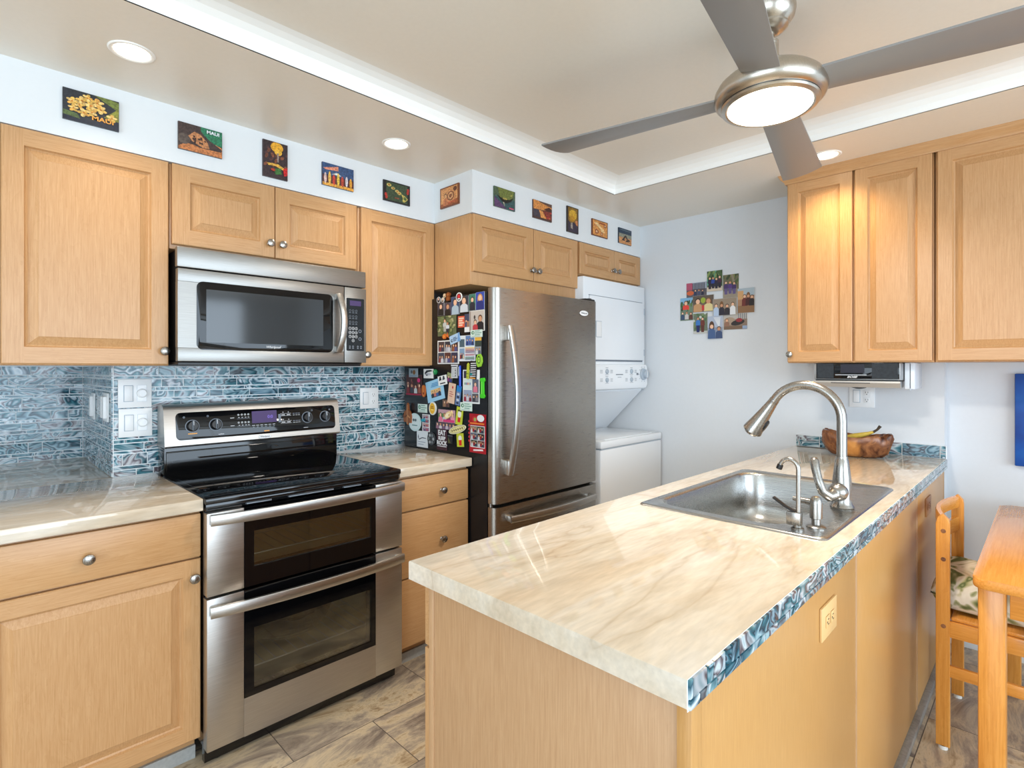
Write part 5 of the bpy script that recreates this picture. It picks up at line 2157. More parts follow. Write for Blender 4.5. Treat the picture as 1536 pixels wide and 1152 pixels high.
def hut(p):
    p.rect(0, .62, 1, 1, (40, 60, 84))
    p.rect(0, .42, 1, .66, (150, 150, 130))
    p.rect(0, 0, 1, .42, (216, 150, 92))
    p.poly([(.3, .34), (.48, .58), (.56, .58), (.76, .3), (.6, .34), (.52, .46), (.42, .3)], (66, 40, 26))
    for a, b in ((.2, .24), (.62, .26), (.5, .2)):
        p.poly([(a, b - .04), (a + .28, b - .02), (a + .2, b + .1), (a + .1, b + .1)], (62, 40, 28))
    p.rect(.1, .86, .9, .93, (92, 110, 120))


for F, u, z, w, h, lab, base, fn, wd in (
        (FSo, 0.742, 2.243, 0.155, 0.105, 'picture plaque of yellow blossoms on dark leaves, lettered in orange, farthest left', (38, 42, 50), flowers, ('MAUI', .20, .20, -.27, 'orange_ink', 1.25)),
        (FSo, 1.081, 2.239, 0.154, 0.103, 'picture plaque of a brown mottled shape on sand with green water', (72, 58, 54), rockbeach, ('MAUI', .17, .28, .36, 'white_ink', 1.1)),
        (FSo, 1.368, 2.239, 0.104, 0.154, 'upright picture plaque with golden glow and red flower above the microwave', (60, 44, 48), falls, None),
        (FSo, 1.656, 2.2395, 0.156, 0.103, 'picture plaque showing a row of coloured surfboards', (40, 52, 86), boards, None),
        (FSo, 1.975, 2.2385, 0.156, 0.102, 'dark green picture plaque with a diagonal chain of islands', (36, 34, 38), chain, None),
        (FSr, 2.437, 2.2435, 0.154, 0.104, 'green and blue picture plaque with a dark swimming ray', (84, 104, 80), manta, None),
        (FSr, 2.737, 2.2415, 0.158, 0.101, 'picture plaque of a glowing orange sunset over a dark coast', (84, 56, 50), coast, None),
        (FSr, 3.010, 2.243, 0.108, 0.153, 'upright golden brown picture plaque above the refrigerator', (48, 40, 36), goldfall, None),
        (FSr, 3.287, 2.241, 0.168, 0.103, 'sepia orange picture plaque with pale map shapes and flowers', (120, 62, 30), mapplaque, None),
        (FSr, 3.575, 2.240, 0.152, 0.102, 'picture plaque with blue sky, sand and a small dark hut, last one by the corner', (40, 50, 64), hut, None)):
    plaque(F, u, z, w, h, lab, base, fn, wd)
plaque(FY(2.217), 0.446, 2.2465, 0.152, 0.106, 'sepia picture plaque on the short side face of the soffit corner', (134, 74, 38), sepia, None)

# ------------------------------------------------------------------ photo collage on the back wall
FC = FY(XB)
GC = 'unframed photo prints in a cluster on the back wall'
SK = [(236, 190, 158), (206, 152, 118), (226, 174, 140)]
HR = [(40, 30, 26), (84, 56, 38), (30, 24, 22), (120, 84, 52)]


def crowd(p, y0, h, shirts, x0=.1, x1=.9, legs=None, w=None, long=()):
    n = len(shirts)
    for i, c_ in enumerate(shirts):
        cx = (x0 + x1) / 2 if n == 1 else x0 + (x1 - x0) * i / (n - 1)
        p.person(cx, y0 + .02 * (i % 2), h * (1 - .06 * (i % 3)), c_, HR[(i * 7) % 4], SK[i % 3], w, legs, i in long)


def foliage(p, y0, y1, cols, n=26, r=.1):
    for k in range(n):
        p.ell(rnd.random(), y0 + (y1 - y0) * rnd.random(), r, r * .7, rnd.choice(cols), 7, rnd.random() * 3)


GREEN = ((60, 92, 52), (96, 124, 70), (40, 66, 40), (130, 150, 90))


def ph(u, z, w, h, lab, base, fn, n0):
    p = Pic(FC, -u, z, w, h, 0.0, 0.004, (236, 236, 234), n0=n0)
    p.rect(0, 0, 1, 1, base)
    fn(p)
    p.build('photo_print', lab, 'photo', GC)


def c_a(p):
    p.rect(0, .55, 1, 1, (150, 160, 176))
    for k in range(9):
        p.rect(.3 + k * .07, .4, .34 + k * .07, .95, (70, 66, 76))
    p.rect(0, .5, .3, 1, (176, 84, 110))
    p.ell(.2, .3, .18, .16, (206, 100, 60))
    crowd(p, .1, .5, [(50, 60, 90), (70, 80, 110), (40, 44, 66)], .45, .8)


def c_b(p):
    foliage(p, .35, 1, GREEN + ((90, 160, 140),))
    p.rect(0, 0, 1, .22, (206, 190, 170))
    crowd(p, .12, .62, [(40, 36, 60), (40, 70, 150), (36, 34, 58), (70, 40, 60)], .2, .84, (36, 34, 52), .26)


def c_c(p):
    foliage(p, .45, 1, ((76, 96, 56), (130, 130, 80), (60, 74, 50)))
    p.rect(0, 0, 1, .3, (150, 140, 124))
    p.poly([(.5, 1), (.62, 1), (1, .2), (.85, .2)], (140, 128, 110))
    crowd(p, .16, .6, [(70, 50, 100), (84, 56, 120), (66, 44, 96)], .2, .72, (96, 84, 130), .28)


def c_d(p):
    p.rect(0, .7, 1, 1, (170, 186, 196))
    p.rect(0, 0, 1, .3, (140, 104, 72))
    p.rect(0, .55, .35, .9, (206, 160, 110))
    crowd(p, .28, .58, [(110, 46, 40), (70, 30, 30), (36, 28, 28)], .42, .86, None, .34, (1,))


def c_e(p):
    p.rect(0, .75, 1, 1, (130, 180, 214))
    foliage(p, .5, .85, GREEN, 14)
    p.person(.45, .48, .36, (224, 70, 60), HR[1], SK[0], .5)
    crowd(p, .04, .42, [(60, 80, 110), (206, 200, 196), (96, 60, 50)], .2, .84, None, .3)


def c_f(p):
    p.rect(0, .5, 1, 1, (96, 84, 74))
    p.ell(.5, .7, .12, .18, (150, 170, 60))
    crowd(p, .02, .86, [(196, 150, 106), (222, 206, 150)], .25, .75, None, .42, (1,))
    p.rect(.44, .1, .56, .4, (200, 60, 60))


def c_g(p):
    p.rect(0, 0, 1, 1, (150, 134, 116))
    crowd(p, 0, .9, [(182, 200, 224), (40, 38, 52), (44, 40, 46), (226, 228, 232)], .14, .84, None, .24, (1,))


def c_h(p):
    foliage(p, .2, 1, ((80, 110, 70), (120, 140, 100), (200, 206, 200)), 18)
    p.rect(0, 0, 1, .14, (190, 190, 184))
    p.person(.34, .08, .8, (60, 120, 190), HR[0], SK[1], .32, (30, 40, 96))
    p.person(.66, .08, .78, (110, 54, 44), HR[2], SK[0], .3, (96, 50, 40))


def c_i(p):
    p.rect(0, .5, 1, 1, (176, 186, 204))
    for k in range(5):
        p.poly([(.4 + k * .1, .95), (.46 + k * .1, .95), (.8, .5), (.74, .5)], (220, 224, 230))
    p.person(.28, 0, .8, (70, 96, 140), HR[1], SK[0], .5, None, True)
    p.person(.76, 0, .62, (60, 78, 116), HR[0], SK[1], .44)


def c_j(p):
    p.rect(0, .6, 1, 1, (190, 184, 176))
    for k in range(5):
        p.rect(.62 + k * .08, .6, .65 + k * .08, 1, (110, 120, 130))
    p.ell(.25, .5, .26, .24, (170, 150, 130))
    p.rect(0, 0, 1, .2, (120, 96, 76))
    p.ell(.6, .4, .3, .16, (46, 40, 40), 12, .3)
    p.ell(.66, .54, .14, .12, (150, 50, 54))
    p.person(.14, .2, .5, (150, 110, 90), HR[3], SK[2], .22)
    p.rect(.8, .02, 1, .2, (150, 170, 200))


for u, z, w, h, lab, base, fn, n0 in (
        (-1.036, 1.861, 0.139, 0.094, 'photo print of people before a grey backdrop, upper left of the wall cluster', (96, 90, 96), c_a, 0.0005),
        (-1.159, 1.904, 0.100, 0.130, 'photo print of a group in dark and blue under trees, topmost of the cluster', (70, 96, 60), c_b, 0.005),
        (-1.260, 1.861, 0.098, 0.146, 'photo print of people in purple on a wooded path', (110, 106, 80), c_c, 0.0005),
        (-1.354, 1.764, 0.100, 0.150, 'photo print with dark red clothes at a shore, far right of the cluster', (170, 130, 100), c_d, 0.005),
        (-0.968, 1.740, 0.090, 0.150, 'photo print with one red shirt under blue sky, far left of the cluster', (110, 130, 110), c_e, 0.0005),
        (-1.083, 1.767, 0.141, 0.106, 'photo print of two people with a red spot between them', (120, 100, 84), c_f, 0.005),
        (-1.225, 1.735, 0.150, 0.106, 'photo print of four people standing in a row in the cluster middle', (150, 134, 116), c_g, 0.010),
        (-1.063, 1.641, 0.096, 0.133, 'photo print of a person in blue beside one in brown, lower left', (110, 120, 100), c_h, 0.0005),
        (-1.162, 1.611, 0.098, 0.143, 'photo print of two smiling people, lowest in the cluster', (140, 150, 170), c_i, 0.006),
        (-1.288, 1.644, 0.145, 0.104, 'photo print of someone lying in dark clothes, lower right of the cluster', (140, 120, 104), c_j, 0.0005)):
    ph(u, z, w, h, lab, base, fn, n0)

# ------------------------------------------------------------------ everything stuck to the refrigerator side
FMg = FY(2.1938)
GM = 'photos, cards and magnets on the refrigerator side'
WHT = (236, 236, 234)


def mg(u, z, w, h, lab, name, cat, base, fn=None, rot=0.0, th=0.0015, n0=0.0004, outline=None):
    p = Pic(FMg, -u, z, w, h, math.radians(rot), th, base, outline, n0)
    if fn:
        fn(p)
    return p.build(name, lab, cat, GM)


def oval(n=20, jag=0.0):
    return [(.5 + .5 * math.cos(2 * PI * i / n) * (1 - jag * (i % 2)), .5 + .5 * math.sin(2 * PI * i / n) * (1 - jag * (i % 2))) for i in range(n)]


def lines(p, n, col, y0=.15, y1=.85, x0=.12, x1=.88, t=.03):
    for i in range(n):
        y = y0 + (y1 - y0) * (i + .5) / n
        p.rect(x0, y - t, x0 + (x1 - x0) * (1 if i % 2 else .75), y + t, col)


def portrait(bg, shirt, hair, long=False, skin=SK[0]):
    def f(p):
        p.rect(0, 0, 1, 1, bg)
        p.person(.5, 0, .92, shirt, hair, skin, .86, None, long)
    return f


def button(rim, mid):
    def f(p):
        p.ell(.5, .5, .42, .42, mid, 14)
        p.ell(.5, .62, .17, .2, SK[0], 10)
        p.ell(.5, .25, .25, .18, rim, 10)
    return f


mg(-.378, 1.712, .032, .032, 'small round white photo button, nearest the wall cabinet', 'button_magnet', 'magnet', WHT, button((30, 30, 36), (70, 76, 96)), outline=oval())
mg(-.413, 1.709, .026, .026, 'small round pale button magnet beside the brown bear', 'button_magnet', 'magnet', WHT, button((90, 70, 60), (200, 190, 176)), outline=oval())
mg(-.427, 1.730, .022, .022, 'tiny round cream button magnet at the very top', 'button_magnet', 'magnet', (240, 226, 190), button((150, 110, 80), (230, 214, 180)), outline=oval())
bo = [(.2, 0), (.8, 0), (.95, .3), (.8, .5), (1, .65), (.95, .9), (.75, .88), (.6, 1), (.4, 1), (.25, .88), (.05, .9), (0, .65), (.2, .5), (.05, .3)]
mg(-.461, 1.722, .040, .044, 'brown bear shaped magnet above the boys\' portraits', 'bear_magnet', 'magnet', (120, 62, 26), lambda p: (p.ell(.5, .72, .2, .14, (170, 104, 52), 10), p.ell(.5, .28, .22, .2, (150, 86, 40), 10)), th=.006, outline=bo)
mg(-.397, 1.662, .053, .068, 'portrait of a boy in black with dark grey background, leftmost portrait', 'portrait_photo', 'photo', WHT, portrait((70, 66, 78), (28, 28, 32), (36, 26, 22)))
mg(-.455, 1.657, .055, .067, 'portrait of a boy in a black shirt against plum grey', 'portrait_photo', 'photo', WHT, portrait((84, 74, 92), (20, 20, 24), (60, 40, 28), skin=SK[1]))
mg(-.515, 1.671, .066, .090, 'school portrait of a boy in a pale patterned shirt on navy', 'portrait_photo', 'photo', WHT, portrait((52, 74, 110), (170, 190, 204), (30, 24, 22)))
mg(-.584, 1.673, .070, .080, 'portrait of a smiling child in a light top on dark teal', 'portrait_photo', 'photo', WHT, portrait((36, 56, 74), (206, 214, 220), (70, 46, 34), True))
mg(-.550, 1.711, .046, .046, 'round white magnet with red centre over the navy portrait', 'round_magnet', 'magnet', WHT, lambda p: (p.ell(.5, .5, .4, .4, (40, 40, 44)), p.ell(.5, .58, .26, .22, (214, 50, 60)), p.rect(.3, .24, .7, .36, WHT)), n0=.003, th=.004, outline=oval())
mg(-.647, 1.677, .048, .081, 'portrait of a boy in dark clothes on a green background', 'portrait_photo', 'photo', WHT, portrait((60, 120, 104), (36, 40, 56), (26, 20, 20)))
mg(-.704, 1.679, .062, .086, 'portrait of a girl with long blonde hair on blue', 'portrait_photo', 'photo', WHT, portrait((44, 74, 170), (40, 50, 120), (196, 140, 76), True))


def garden(p):
    foliage(p, .1, 1, ((84, 100, 60), (140, 146, 96), (110, 124, 76), (180, 176, 130), (60, 72, 46)), 40, .09)
    p.person(.42, .22, .6, (196, 200, 196), HR[3], SK[0], .2, (180, 180, 170))
    p.person(.58, .12, .56, (210, 216, 224), HR[0], SK[1], .18, (40, 44, 60))


mg(-.447, 1.572, .152, .104, 'photo of two people among green garden leaves', 'garden_photo', 'photo', (100, 110, 76), garden)
o = mg(-.563, 1.586, .052, .057, 'orange red notice with pale lettering lines', 'notice_card', 'magnet', (222, 92, 64), lambda p: lines(p, 4, (244, 206, 180), .1, .9, t=.07))
mg(-.607, 1.577, .038, .090, 'narrow photo of a couple above a white card end', 'couple_photo', 'photo', (60, 70, 96), lambda p: (p.rect(0, 0, 1, .28, WHT), p.rect(0, .28, 1, .6, (150, 110, 84)), p.person(.34, .28, .5, (70, 76, 110), HR[0], SK[0], .5), p.person(.68, .28, .42, (160, 120, 96), HR[1], SK[1], .44)))
mg(-.681, 1.584, .112, .101, 'family photo with a dark suited man on beige', 'family_photo', 'photo', WHT, lambda p: (p.rect(.02, .02, .98, .98, (196, 186, 178)), p.person(.72, .03, .76, (32, 32, 40), HR[1], SK[1], .46), p.person(.4, .03, .54, (190, 60, 72), HR[0], SK[0], .34), p.ell(.36, .68, .06, .1, (70, 60, 60)), p.rect(.02, .02, .1, .98, (150, 130, 120))), n0=.001)
CARD = (214, 230, 220)


def clinic(p):
    p.ell(.2, .62, .13, .24, (70, 130, 96), 10)
    p.ell(.22, .62, .06, .12, CARD, 8)
    lines(p, 3, (110, 156, 140), .2, .95, .36, .94, .05)
    p.rect(.1, .1, .8, .16, (150, 180, 170))


mg(-.680, 1.522, .086, .036, 'pale green business card below the family photo', 'business_card', 'card', CARD, clinic, n0=.003)
mg(-.438, 1.519, .048, .030, 'orange fish shaped magnet under the garden photo', 'fish_magnet', 'magnet', (216, 110, 44), lambda p: (p.ell(.3, .5, .14, .24, (240, 160, 70), 10), p.ell(.2, .6, .03, .06, (40, 30, 24), 6)), th=.005, n0=.002, rot=12, outline=[(0, .5), (.15, .85), (.5, .95), (.78, .62), (1, 1), (.95, .5), (1, 0), (.78, .4), (.5, .05), (.15, .15)])
mg(-.516, 1.503, .082, .044, 'tilted light blue card with a dark swirl', 'blue_card', 'card', (176, 206, 234), lambda p: (p.poly([(.7, 0), (1, 0), (1, 1), (.9, 1)], (110, 160, 214)), p.ell(.2, .4, .1, .2, (30, 40, 60), 10), p.ell(.22, .42, .05, .1, (176, 206, 234), 8), lines(p, 3, (60, 90, 130), .2, .7, .34, .75, .05)), rot=14, n0=.004)


def booth(p):
    for r_ in range(2):
        for c_ in range(3):
            x, y = .04 + c_ * .315, .08 + (1 - r_) * .47
            p.rect(x, y - .03, x + .29, y + .40, ((74, 60, 66), (46, 50, 66), (70, 40, 40), (60, 70, 90), (90, 50, 50), (50, 54, 80))[r_ * 3 + c_])
            p.person(x + .09, y - .02, .34, ((130, 60, 64), (180, 180, 190), (150, 90, 60))[c_], HR[c_], SK[r_], .13)
            p.person(x + .2, y - .02, .32, ((60, 60, 80), (206, 206, 214), (80, 80, 130))[(c_ + r_) % 3], HR[3 - c_], SK[2], .13)


mg(-.457, 1.436, .175, .122, 'white photo booth sheet with six small pictures', 'photo_sheet', 'photo', WHT, booth)


def mixed(p):
    p.rect(.03, .55, .34, .86, (70, 96, 110))
    p.rect(.03, .08, .34, .50, (130, 160, 190))
    crowd(p, .09, .3, [(150, 60, 50), (40, 50, 70), (210, 190, 160)], .1, .28, None, .1)
    p.rect(.42, .6, .94, .98, (96, 130, 180))
    crowd(p, .62, .28, [(40, 60, 120), (60, 80, 150), (50, 60, 100)], .52, .84, None, .14)
    for k, c_ in enumerate(((236, 196, 80), (200, 110, 60), (150, 50, 70), (90, 60, 110), (200, 180, 190), (170, 60, 80))):
        p.rect(.4, .50 - k * .055, .96, .53 - k * .055, c_)
    for k, c_ in enumerate(((60, 110, 110), (90, 130, 90), (60, 90, 120))):
        p.rect(.4, .14 - k * .04, .96, .165 - k * .04, c_)


mg(-.608, 1.452, .124, .128, 'photo card with rainbow stripes in its lower right', 'photo_card', 'photo', (222, 228, 232), mixed)
mg(-.690, 1.466, .048, .096, 'narrow print with an orange sky over a grey family picture', 'sunset_photo', 'photo', (60, 66, 70), lambda p: (p.rect(0, .72, 1, 1, (236, 180, 70)), p.rect(0, .46, 1, .72, (54, 70, 64)), p.rect(.05, .02, .95, .42, (150, 156, 162)), crowd(p, .03, .34, [(206, 210, 214), (90, 96, 110)], .3, .7, None, .4)))
cr = [(.3, 0), (.75, .05), (1, .4), (.95, .75), (.7, 1), (.25, .95), (.05, .6), (.1, .25)]
mg(-.702, 1.390, .046, .064, 'lime green coiled lizard magnet near the fridge edge', 'lizard_magnet', 'magnet', (150, 204, 60), lambda p: (p.ell(.5, .55, .26, .3, (60, 96, 40)), p.ell(.5, .55, .17, .2, (180, 224, 90)), p.ell(.45, .8, .07, .06, (30, 40, 24), 8), p.ell(.5, .56, .06, .08, (60, 96, 40), 8)), th=.006, n0=.002, outline=cr)
gr = [(.05, 0), (.95, 0), (.9, .8), (1, 1), (0, 1), (.1, .8)]
mg(-.512, 1.337, .052, .068, 'white and grey grater shaped magnet', 'grater_magnet', 'magnet', (214, 216, 218), lambda p: (p.rect(.2, .1, .8, .74, (120, 126, 130)), lines(p, 6, (226, 228, 230), .12, .72, .24, .76, .03), p.rect(.1, .84, .9, .9, (40, 40, 44))), th=.006, outline=gr)
pn_ = thing('pen', 'blue pen clipped upright beside the grater magnet', 'pen', FMg(.560, 1.311, 0.006), GM)
mb = MB()
mb.tube([FMg(.560, 1.258, .007), FMg(.560, 1.262, .007), FMg(.560, 1.350, .007), FMg(.560, 1.366, .007)], [.003, .006, .0062, .005], 12)
mb.build('barrel', plain('blue_plastic', lin(20, 66, 190), .3), pn_)
mb = MB()
mb.box(2.1765, 2.180, -.5625, -.5575, 1.315, 1.360, 'grey_plastic', .0005)
mb.build('clip', None, pn_)


def party(p):
    p.rect(.05, .75, .34, .97, (60, 54, 70))
    p.rect(.05, .42, .55, .72, (214, 224, 220))
    for k in range(5):
        p.rect(.1 + k * .08, .55, .15 + k * .08, .62, ((90, 140, 80), (60, 80, 150), (190, 60, 70), (220, 150, 60), (80, 110, 170))[k])
    p.rect(.58, .32, .95, .72, (96, 104, 120))
    p.person(.76, .34, .32, (216, 120, 140), HR[1], SK[0], .26)
    p.rect(.05, .05, .55, .40, (150, 160, 184))
    crowd(p, .06, .24, [(150, 40, 60), (206, 200, 206), (120, 40, 50)], .14, .46, None, .16)
    p.rect(.58, .05, .95, .30, (90, 90, 96))
    crowd(p, .06, .2, [(60, 60, 66), (130, 126, 130)], .68, .86, None, .16)


mg(-.638, 1.262, .124, .166, 'white framed card with five small family photos', 'photo_card', 'photo', WHT, party)
mg(-.619, 1.340, .016, .080, 'yellow green pencil shaped strip over the white framed card', 'pencil_magnet', 'magnet', (190, 196, 60), lambda p: (p.rect(0, .3, 1, .36, (110, 130, 40)), p.rect(0, .1, 1, .14, (110, 130, 40))), th=.005, n0=.003, rot=-4, outline=[(0, 0), (1, 0), (1, .9), (.5, 1), (0, .9)])
mg(-.659, 1.344, .050, .088, 'black strip with white wavy lettering stripes', 'letter_magnet', 'magnet', (24, 24, 28), lambda p: ([p.poly([(.1, .1 + k * .12), (.9, .16 + k * .12), (.9, .2 + k * .12), (.1, .15 + k * .12)], (230, 232, 236)) for k in range(7)], p.rect(.1, .02, .9, .08, (240, 160, 60)), p.rect(.1, .2, .4, .3, (40, 150, 150))), rot=-5, n0=.005)
bone = [(.2, 0), (.8, 0), (1, .1), (.8, .2), (.75, .5), (.75, .78), (1, .86), (.85, 1), (.2, .98), (0, .9), (.2, .8), (.2, .5), (.2, .22), (0, .1)]
mg(-.726, 1.258, .034, .098, 'bright green bone shaped clip at the fridge edge', 'bone_clip', 'magnet', (70, 200, 40), lambda p: p.rect(.36, .2, .52, .8, (130, 226, 90)), th=.008, n0=.001, outline=bone)


def poster(p):
    for k in range(22):
        p.ell(.05 + .9 * rnd.random(), .15 + .75 * rnd.random(), .06, .09, rnd.choice(((150, 90, 76), (96, 46, 44), (60, 40, 40), (190, 140, 120), (120, 60, 60))), 7)
    crowd(p, .12, .5, [(120, 40, 44), (60, 60, 70), (200, 204, 204), (150, 80, 60)], .14, .86, None, .2)
    p.ell(.82, .74, .1, .1, (214, 40, 110), 10)
    p.rect(.02, .04, .98, .1, (170, 20, 60))


mg(-.157, 1.259, .150, .116, 'dark red group poster at the back edge of the fridge side', 'group_poster', 'photo', (72, 40, 40), poster)
mg(-.154, 1.328, .085, .048, 'grey card with a brown figure above the group poster', 'grey_card', 'card', (150, 164, 172), lambda p: (p.ell(.3, .6, .1, .2, (70, 76, 80)), p.ell(.58, .55, .16, .28, (130, 86, 40)), p.rect(.1, .1, .9, .2, (120, 140, 160))), n0=.003)
mg(-.289, 1.324, .086, .050, 'white card with a black curved whale drawing', 'whale_card', 'card', WHT, lambda p: (p.poly([(.1, .55), (.3, .85), (.7, .9), (.98, .8), (.7, .72), (.4, .65), (.3, .4), (.2, .35)], (30, 32, 36)), p.ell(.5, .45, .3, .14, (190, 192, 200)), p.ell(.34, .34, .1, .08, (40, 40, 46), 8)))
mg(-.352, 1.333, .028, .028, 'round green magnet beside the whale card', 'round_magnet', 'magnet', (30, 130, 70), lambda p: p.ell(.55, .6, .2, .2, (90, 190, 120)), th=.008, outline=oval())


def bluecard(p):
    p.rect(.25, .18, .82, .56, (230, 190, 120))
    p.rect(.25, .18, .82, .36, (50, 56, 66))
    crowd(p, .2, .34, [(40, 40, 50), (200, 120, 110), (60, 100, 160), (40, 50, 80)], .34, .74, None, .13)
    for k in range(3):
        p.rect(.3 + .04 * k, .68 + .07 * k, .72 + .04 * k, .72 + .07 * k, (90, 150, 196))


mg(-.348, 1.236, .150, .112, 'tilted light blue card with a group photo inset', 'blue_card', 'card', (156, 204, 232), bluecard, rot=13, n0=.001)
mg(-.415, 1.290, .074, .050, 'white card with black ink figures on the blue card corner', 'ink_card', 'card', WHT, lambda p: (p.poly([(.1, .5), (.4, .55), (.35, .95), (.2, .9)], (30, 30, 36)), p.poly([(.5, .5), (.8, .55), (.75, .9), (.6, .95)], (60, 64, 72)), p.rect(.2, .14, .8, .26, (30, 30, 36))), rot=10, n0=.004)
mg(-.472, 1.305, .050, .046, 'small photo of two people in purple and green', 'small_photo', 'photo', (60, 64, 56), lambda p: (p.rect(0, .5, 1, 1, (150, 160, 110)), crowd(p, .02, .7, [(130, 60, 110), (60, 60, 130)], .3, .7, None, .4)), rot=-14)
mg(-.254, 1.230, .034, .066, 'orange brown surfboard shaped magnet on the blue card edge', 'surfboard_magnet', 'magnet', (190, 96, 26), lambda p: (p.rect(.44, .08, .56, .92, (236, 160, 70)), p.ell(.5, .3, .2, .1, (140, 60, 20), 8)), rot=4, th=.006, n0=.004, outline=oval(18))
mg(-.490, 1.225, .055, .104, 'peach hang tag with a small red heart', 'peach_tag', 'card', (226, 190, 164), lambda p: (p.ell(.6, .8, .1, .07, (190, 30, 30), 8), lines(p, 3, (190, 100, 90), .3, .62, .2, .8, .02)), rot=-8, n0=.004)
mg(-.541, 1.215, .036, .100, 'narrow blue strip with pale pictures beside the peach tag', 'blue_strip', 'card', (40, 130, 200), lambda p: (p.rect(0, 0, 1, .7, (110, 130, 170)), [p.ell(.5, .12 + k * .15, .3, .06, ((40, 50, 70), (200, 206, 214))[k % 2], 8) for k in range(4)]), rot=-10, n0=.002)
lf = [(.5, 0), (.62, .12), (.9, .1), (.95, .4), (.8, .62), (.62, .7), (.6, .92), (.5, 1), (.42, .9), (.4, .68), (.15, .6), (.02, .38), (.1, .12), (.38, .14)]
mg(-.108, 1.098, .080, .124, 'carved brown wooden leaf magnet by the tile edge', 'leaf_magnet', 'magnet', (146, 84, 46), lambda p: (p.poly([(.46, .05), (.54, .05), (.54, .9), (.48, .9)], (206, 150, 100)), p.poly([(.5, .4), (.86, .3), (.88, .36), (.52, .48)], (200, 140, 90)), p.poly([(.5, .4), (.14, .3), (.12, .36), (.48, .48)], (100, 54, 28))), th=.010, n0=.004, outline=lf)
mg(-.166, 1.055, .116, .100, 'round white plate magnet behind the wooden leaf', 'plate_magnet', 'magnet', (206, 226, 226), lambda p: (p.ell(.5, .5, .4, .4, (222, 234, 234), 18), p.ell(.42, .62, .08, .08, (90, 110, 116), 8), p.ell(.58, .62, .08, .08, (90, 110, 116), 8), p.rect(.3, .3, .72, .36, (110, 150, 150))), th=.004, outline=oval(24))
mg(-.235, 1.135, .085, .046, 'pale green business card right of the wooden leaf', 'business_card', 'card', CARD, clinic)
mg(-.330, 1.139, .062, .070, 'yellow egg shaped badge with a white rim', 'egg_magnet', 'magnet', (226, 226, 220), lambda p: (p.ell(.48, .5, .38, .42, (232, 178, 40), 16), p.rect(.28, .5, .7, .56, (150, 90, 30)), p.rect(.3, .62, .66, .68, (150, 90, 30)), p.rect(.3, .36, .66, .42, (250, 220, 120))), th=.006, outline=oval(18))
mg(-.439, 1.171, .055, .037, 'small brown photo of two faces under the blue card', 'small_photo', 'photo', (110, 84, 70), lambda p: crowd(p, .02, .86, [(150, 110, 80), (90, 60, 60)], .3, .7, None, .4, (1,)))
mg(-.267, 1.057, .066, .094, 'strip of four photo booth pictures with a teal pin', 'photo_strip', 'photo', WHT, lambda p: [(p.rect(.08, .04 + k * .24, .92, .24 + k * .24, ((150, 120, 150), (190, 150, 150), (130, 120, 140), (170, 160, 170))[k]), crowd(p, .05 + k * .24, .16, [(70, 50, 90), (170, 60, 80)], .34, .66, None, .24)) for k in range(4)])
pin = MB()
pin.lathe(FMg(.252, 1.072, .002), dirn(FMg), [(.010, 0), (.010, .003), (.006, .006), (.006, .012), (.009, .015), (.007, .018), (0, .018)], 16, plain('teal_plastic', lin(20, 140, 160), .3))
tag(pin.build('push_pin', None), 'teal push pin magnet holding the photo booth strip', 'magnet', GM)


def pinkcard(p):
    p.rect(.0, .1, .35, .7, (90, 130, 80))
    crowd(p, .05, .7, [(226, 120, 150), (200, 206, 214), (150, 60, 100), (230, 150, 170)], .14, .86, None, .24, (0, 2))
    p.rect(.3, .04, .95, .24, (214, 60, 120))


mg(-.446, 1.105, .140, .066, 'pink photo card with several people', 'pink_card', 'photo', (190, 150, 160), pinkcard, n0=.001)
mg(-.435, 1.053, .160, .034, 'row of small pale faces in one long narrow print', 'panorama_photo', 'photo', (90, 76, 90), lambda p: crowd(p, .02, .9, [(150, 110, 130), (206, 200, 206), (120, 90, 120), (190, 180, 196), (150, 120, 140), (214, 210, 214)], .08, .92, None, .15))
fi = [(0, .4), (.12, .75), (.4, .95), (.72, .9), (.9, .65), (1, .8), (1, .3), (.88, .42), (.7, .15), (.35, .05), (.1, .15)]
mg(-.469, 1.114, .066, .036, 'cream pointed oval magnet on the pink card', 'cream_magnet', 'magnet', (236, 206, 150), lambda p: (p.ell(.4, .5, .3, .28, (250, 232, 196), 12), p.ell(.6, .4, .1, .12, (200, 150, 80), 8)), rot=24, th=.006, n0=.005, outline=fi)


def ybook(p):
    p.rect(.1, .06, .9, .94, (196, 204, 60))
    p.ell(.5, .6, .28, .18, (236, 232, 220), 12)
    p.rect(.3, .16, .7, .42, (206, 40, 36))
    p.rect(.2, .76, .8, .84, (60, 66, 30))


mg(-.551, 1.112, .052, .092, 'upper yellow bookmark with a red shape', 'bookmark', 'bookmark', (186, 196, 50), ybook, rot=-8, n0=.003)
mg(-.556, .992, .054, .068, 'lower yellow bookmark hanging below the oval sign', 'bookmark', 'bookmark', (196, 200, 56), lambda p: (p.ell(.5, .62, .26, .22, (236, 232, 220), 12), p.rect(.32, .1, .7, .5, (214, 36, 30))), rot=5, n0=.002)
mg(-.539, 1.044, .138, .040, 'tilted cream oval sign with a dark rim line', 'oval_sign', 'magnet', (232, 226, 190), lambda p: (p.ell(.5, .5, .45, .40, (70, 62, 40), 20), p.ell(.5, .5, .43, .36, (226, 214, 150), 20), [p.ell(.2 + .12 * k, .5, .035, .13, (70, 56, 36), 7) for k in range(6)]), rot=15, th=.003, n0=.006, outline=oval(24))
mg(-.604, 1.162, .090, .042, 'pale green business card under the white framed card', 'business_card', 'card', CARD, clinic, n0=.004)


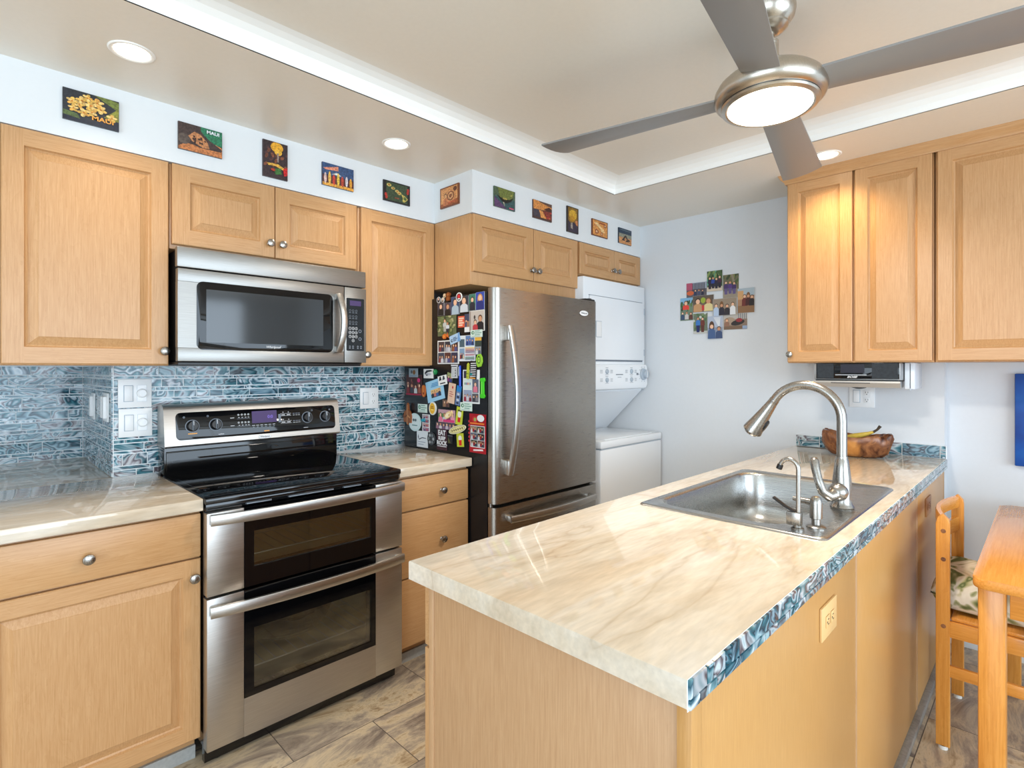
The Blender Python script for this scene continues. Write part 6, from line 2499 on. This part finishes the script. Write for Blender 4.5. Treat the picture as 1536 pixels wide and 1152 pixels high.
def redcard(p):
    p.rect(.06, .14, .94, .70, (226, 226, 226))
    for r_ in range(3):
        for c_ in range(2):
            x, y = .09 + c_ * .43, .16 + r_ * .18
            p.rect(x, y, x + .40, y + .165, ((60, 70, 60), (110, 60, 60), (90, 100, 120), (50, 40, 40), (150, 130, 110), (70, 84, 70))[r_ * 2 + c_])
            crowd(p, y + .005, .14, [(206, 206, 210), (150, 30, 40), (50, 60, 80)], x + .09, x + .31, None, .13)
    p.ell(.4, .86, .18, .09, (190, 40, 40), 12)
    p.ell(.4, .86, .08, .05, (160, 170, 90), 10)
    p.ell(.74, .9, .22, .09, (232, 232, 232), 12)
    p.rect(.1, .74, .96, .78, (226, 120, 50))
    p.poly([(.3, .05), (.9, .08), (.88, .12), (.3, .09)], (240, 226, 226))
    for k in range(6):
        p.ell(.03, .3 + k * .1, .05, .03, (226, 60, 70), 8)


mg(-.686, 1.035, .120, .190, 'tall red holiday card with six family photos', 'holiday_card', 'card', (170, 18, 34), redcard, n0=.001)
mg(-.233, .967, .100, .088, 'white note card with faint writing near the counter', 'note_card', 'card', (226, 232, 238), lambda p: (p.poly([(.1, .6), (.16, .8), (.2, .5), (.5, .62), (.85, .6), (.85, .56), (.5, .56), (.22, .44)], (60, 70, 90)), lines(p, 2, (150, 160, 180), .1, .4, .14, .8, .02)))
mg(-.318, .977, .066, .070, 'round grey speckled medallion near the counter', 'medallion', 'magnet', (60, 62, 66), lambda p: [p.ell(.5 + .3 * math.cos(k * 1.05), .5 + .3 * math.sin(k * 1.05), .12, .12, ((170, 176, 180), (120, 130, 134))[k % 2], 8) for k in range(7)], th=.006, outline=oval(20))
o = mg(-.406, .981, .086, .110, 'maroon poster with bold white words EAT SLEEP ROCK', 'word_poster', 'magnet', (64, 34, 44), None)
for wd, sz, dz_ in (('EAT', .036, .034), ('SLEEP', .024, .006), ('ROCK', .030, -.019)):
    text(wd, sz, FMg, .406, .981 + dz_, .0028, 'white_ink', o, bold=.0012)
mb = MB()
mb.fbox(FMg, .368, .444, .9435, .9475, .002, .0026, 'white_ink')
mb.build('underline', None, o)
mg(-.474, .987, .038, .042, 'small dark square card with an olive triangle', 'dark_card', 'card', (26, 28, 32), lambda p: (p.rect(0, .9, 1, 1, (100, 106, 110)), p.poly([(.05, .05), (.7, .05), (.05, .8)], (84, 84, 50))))
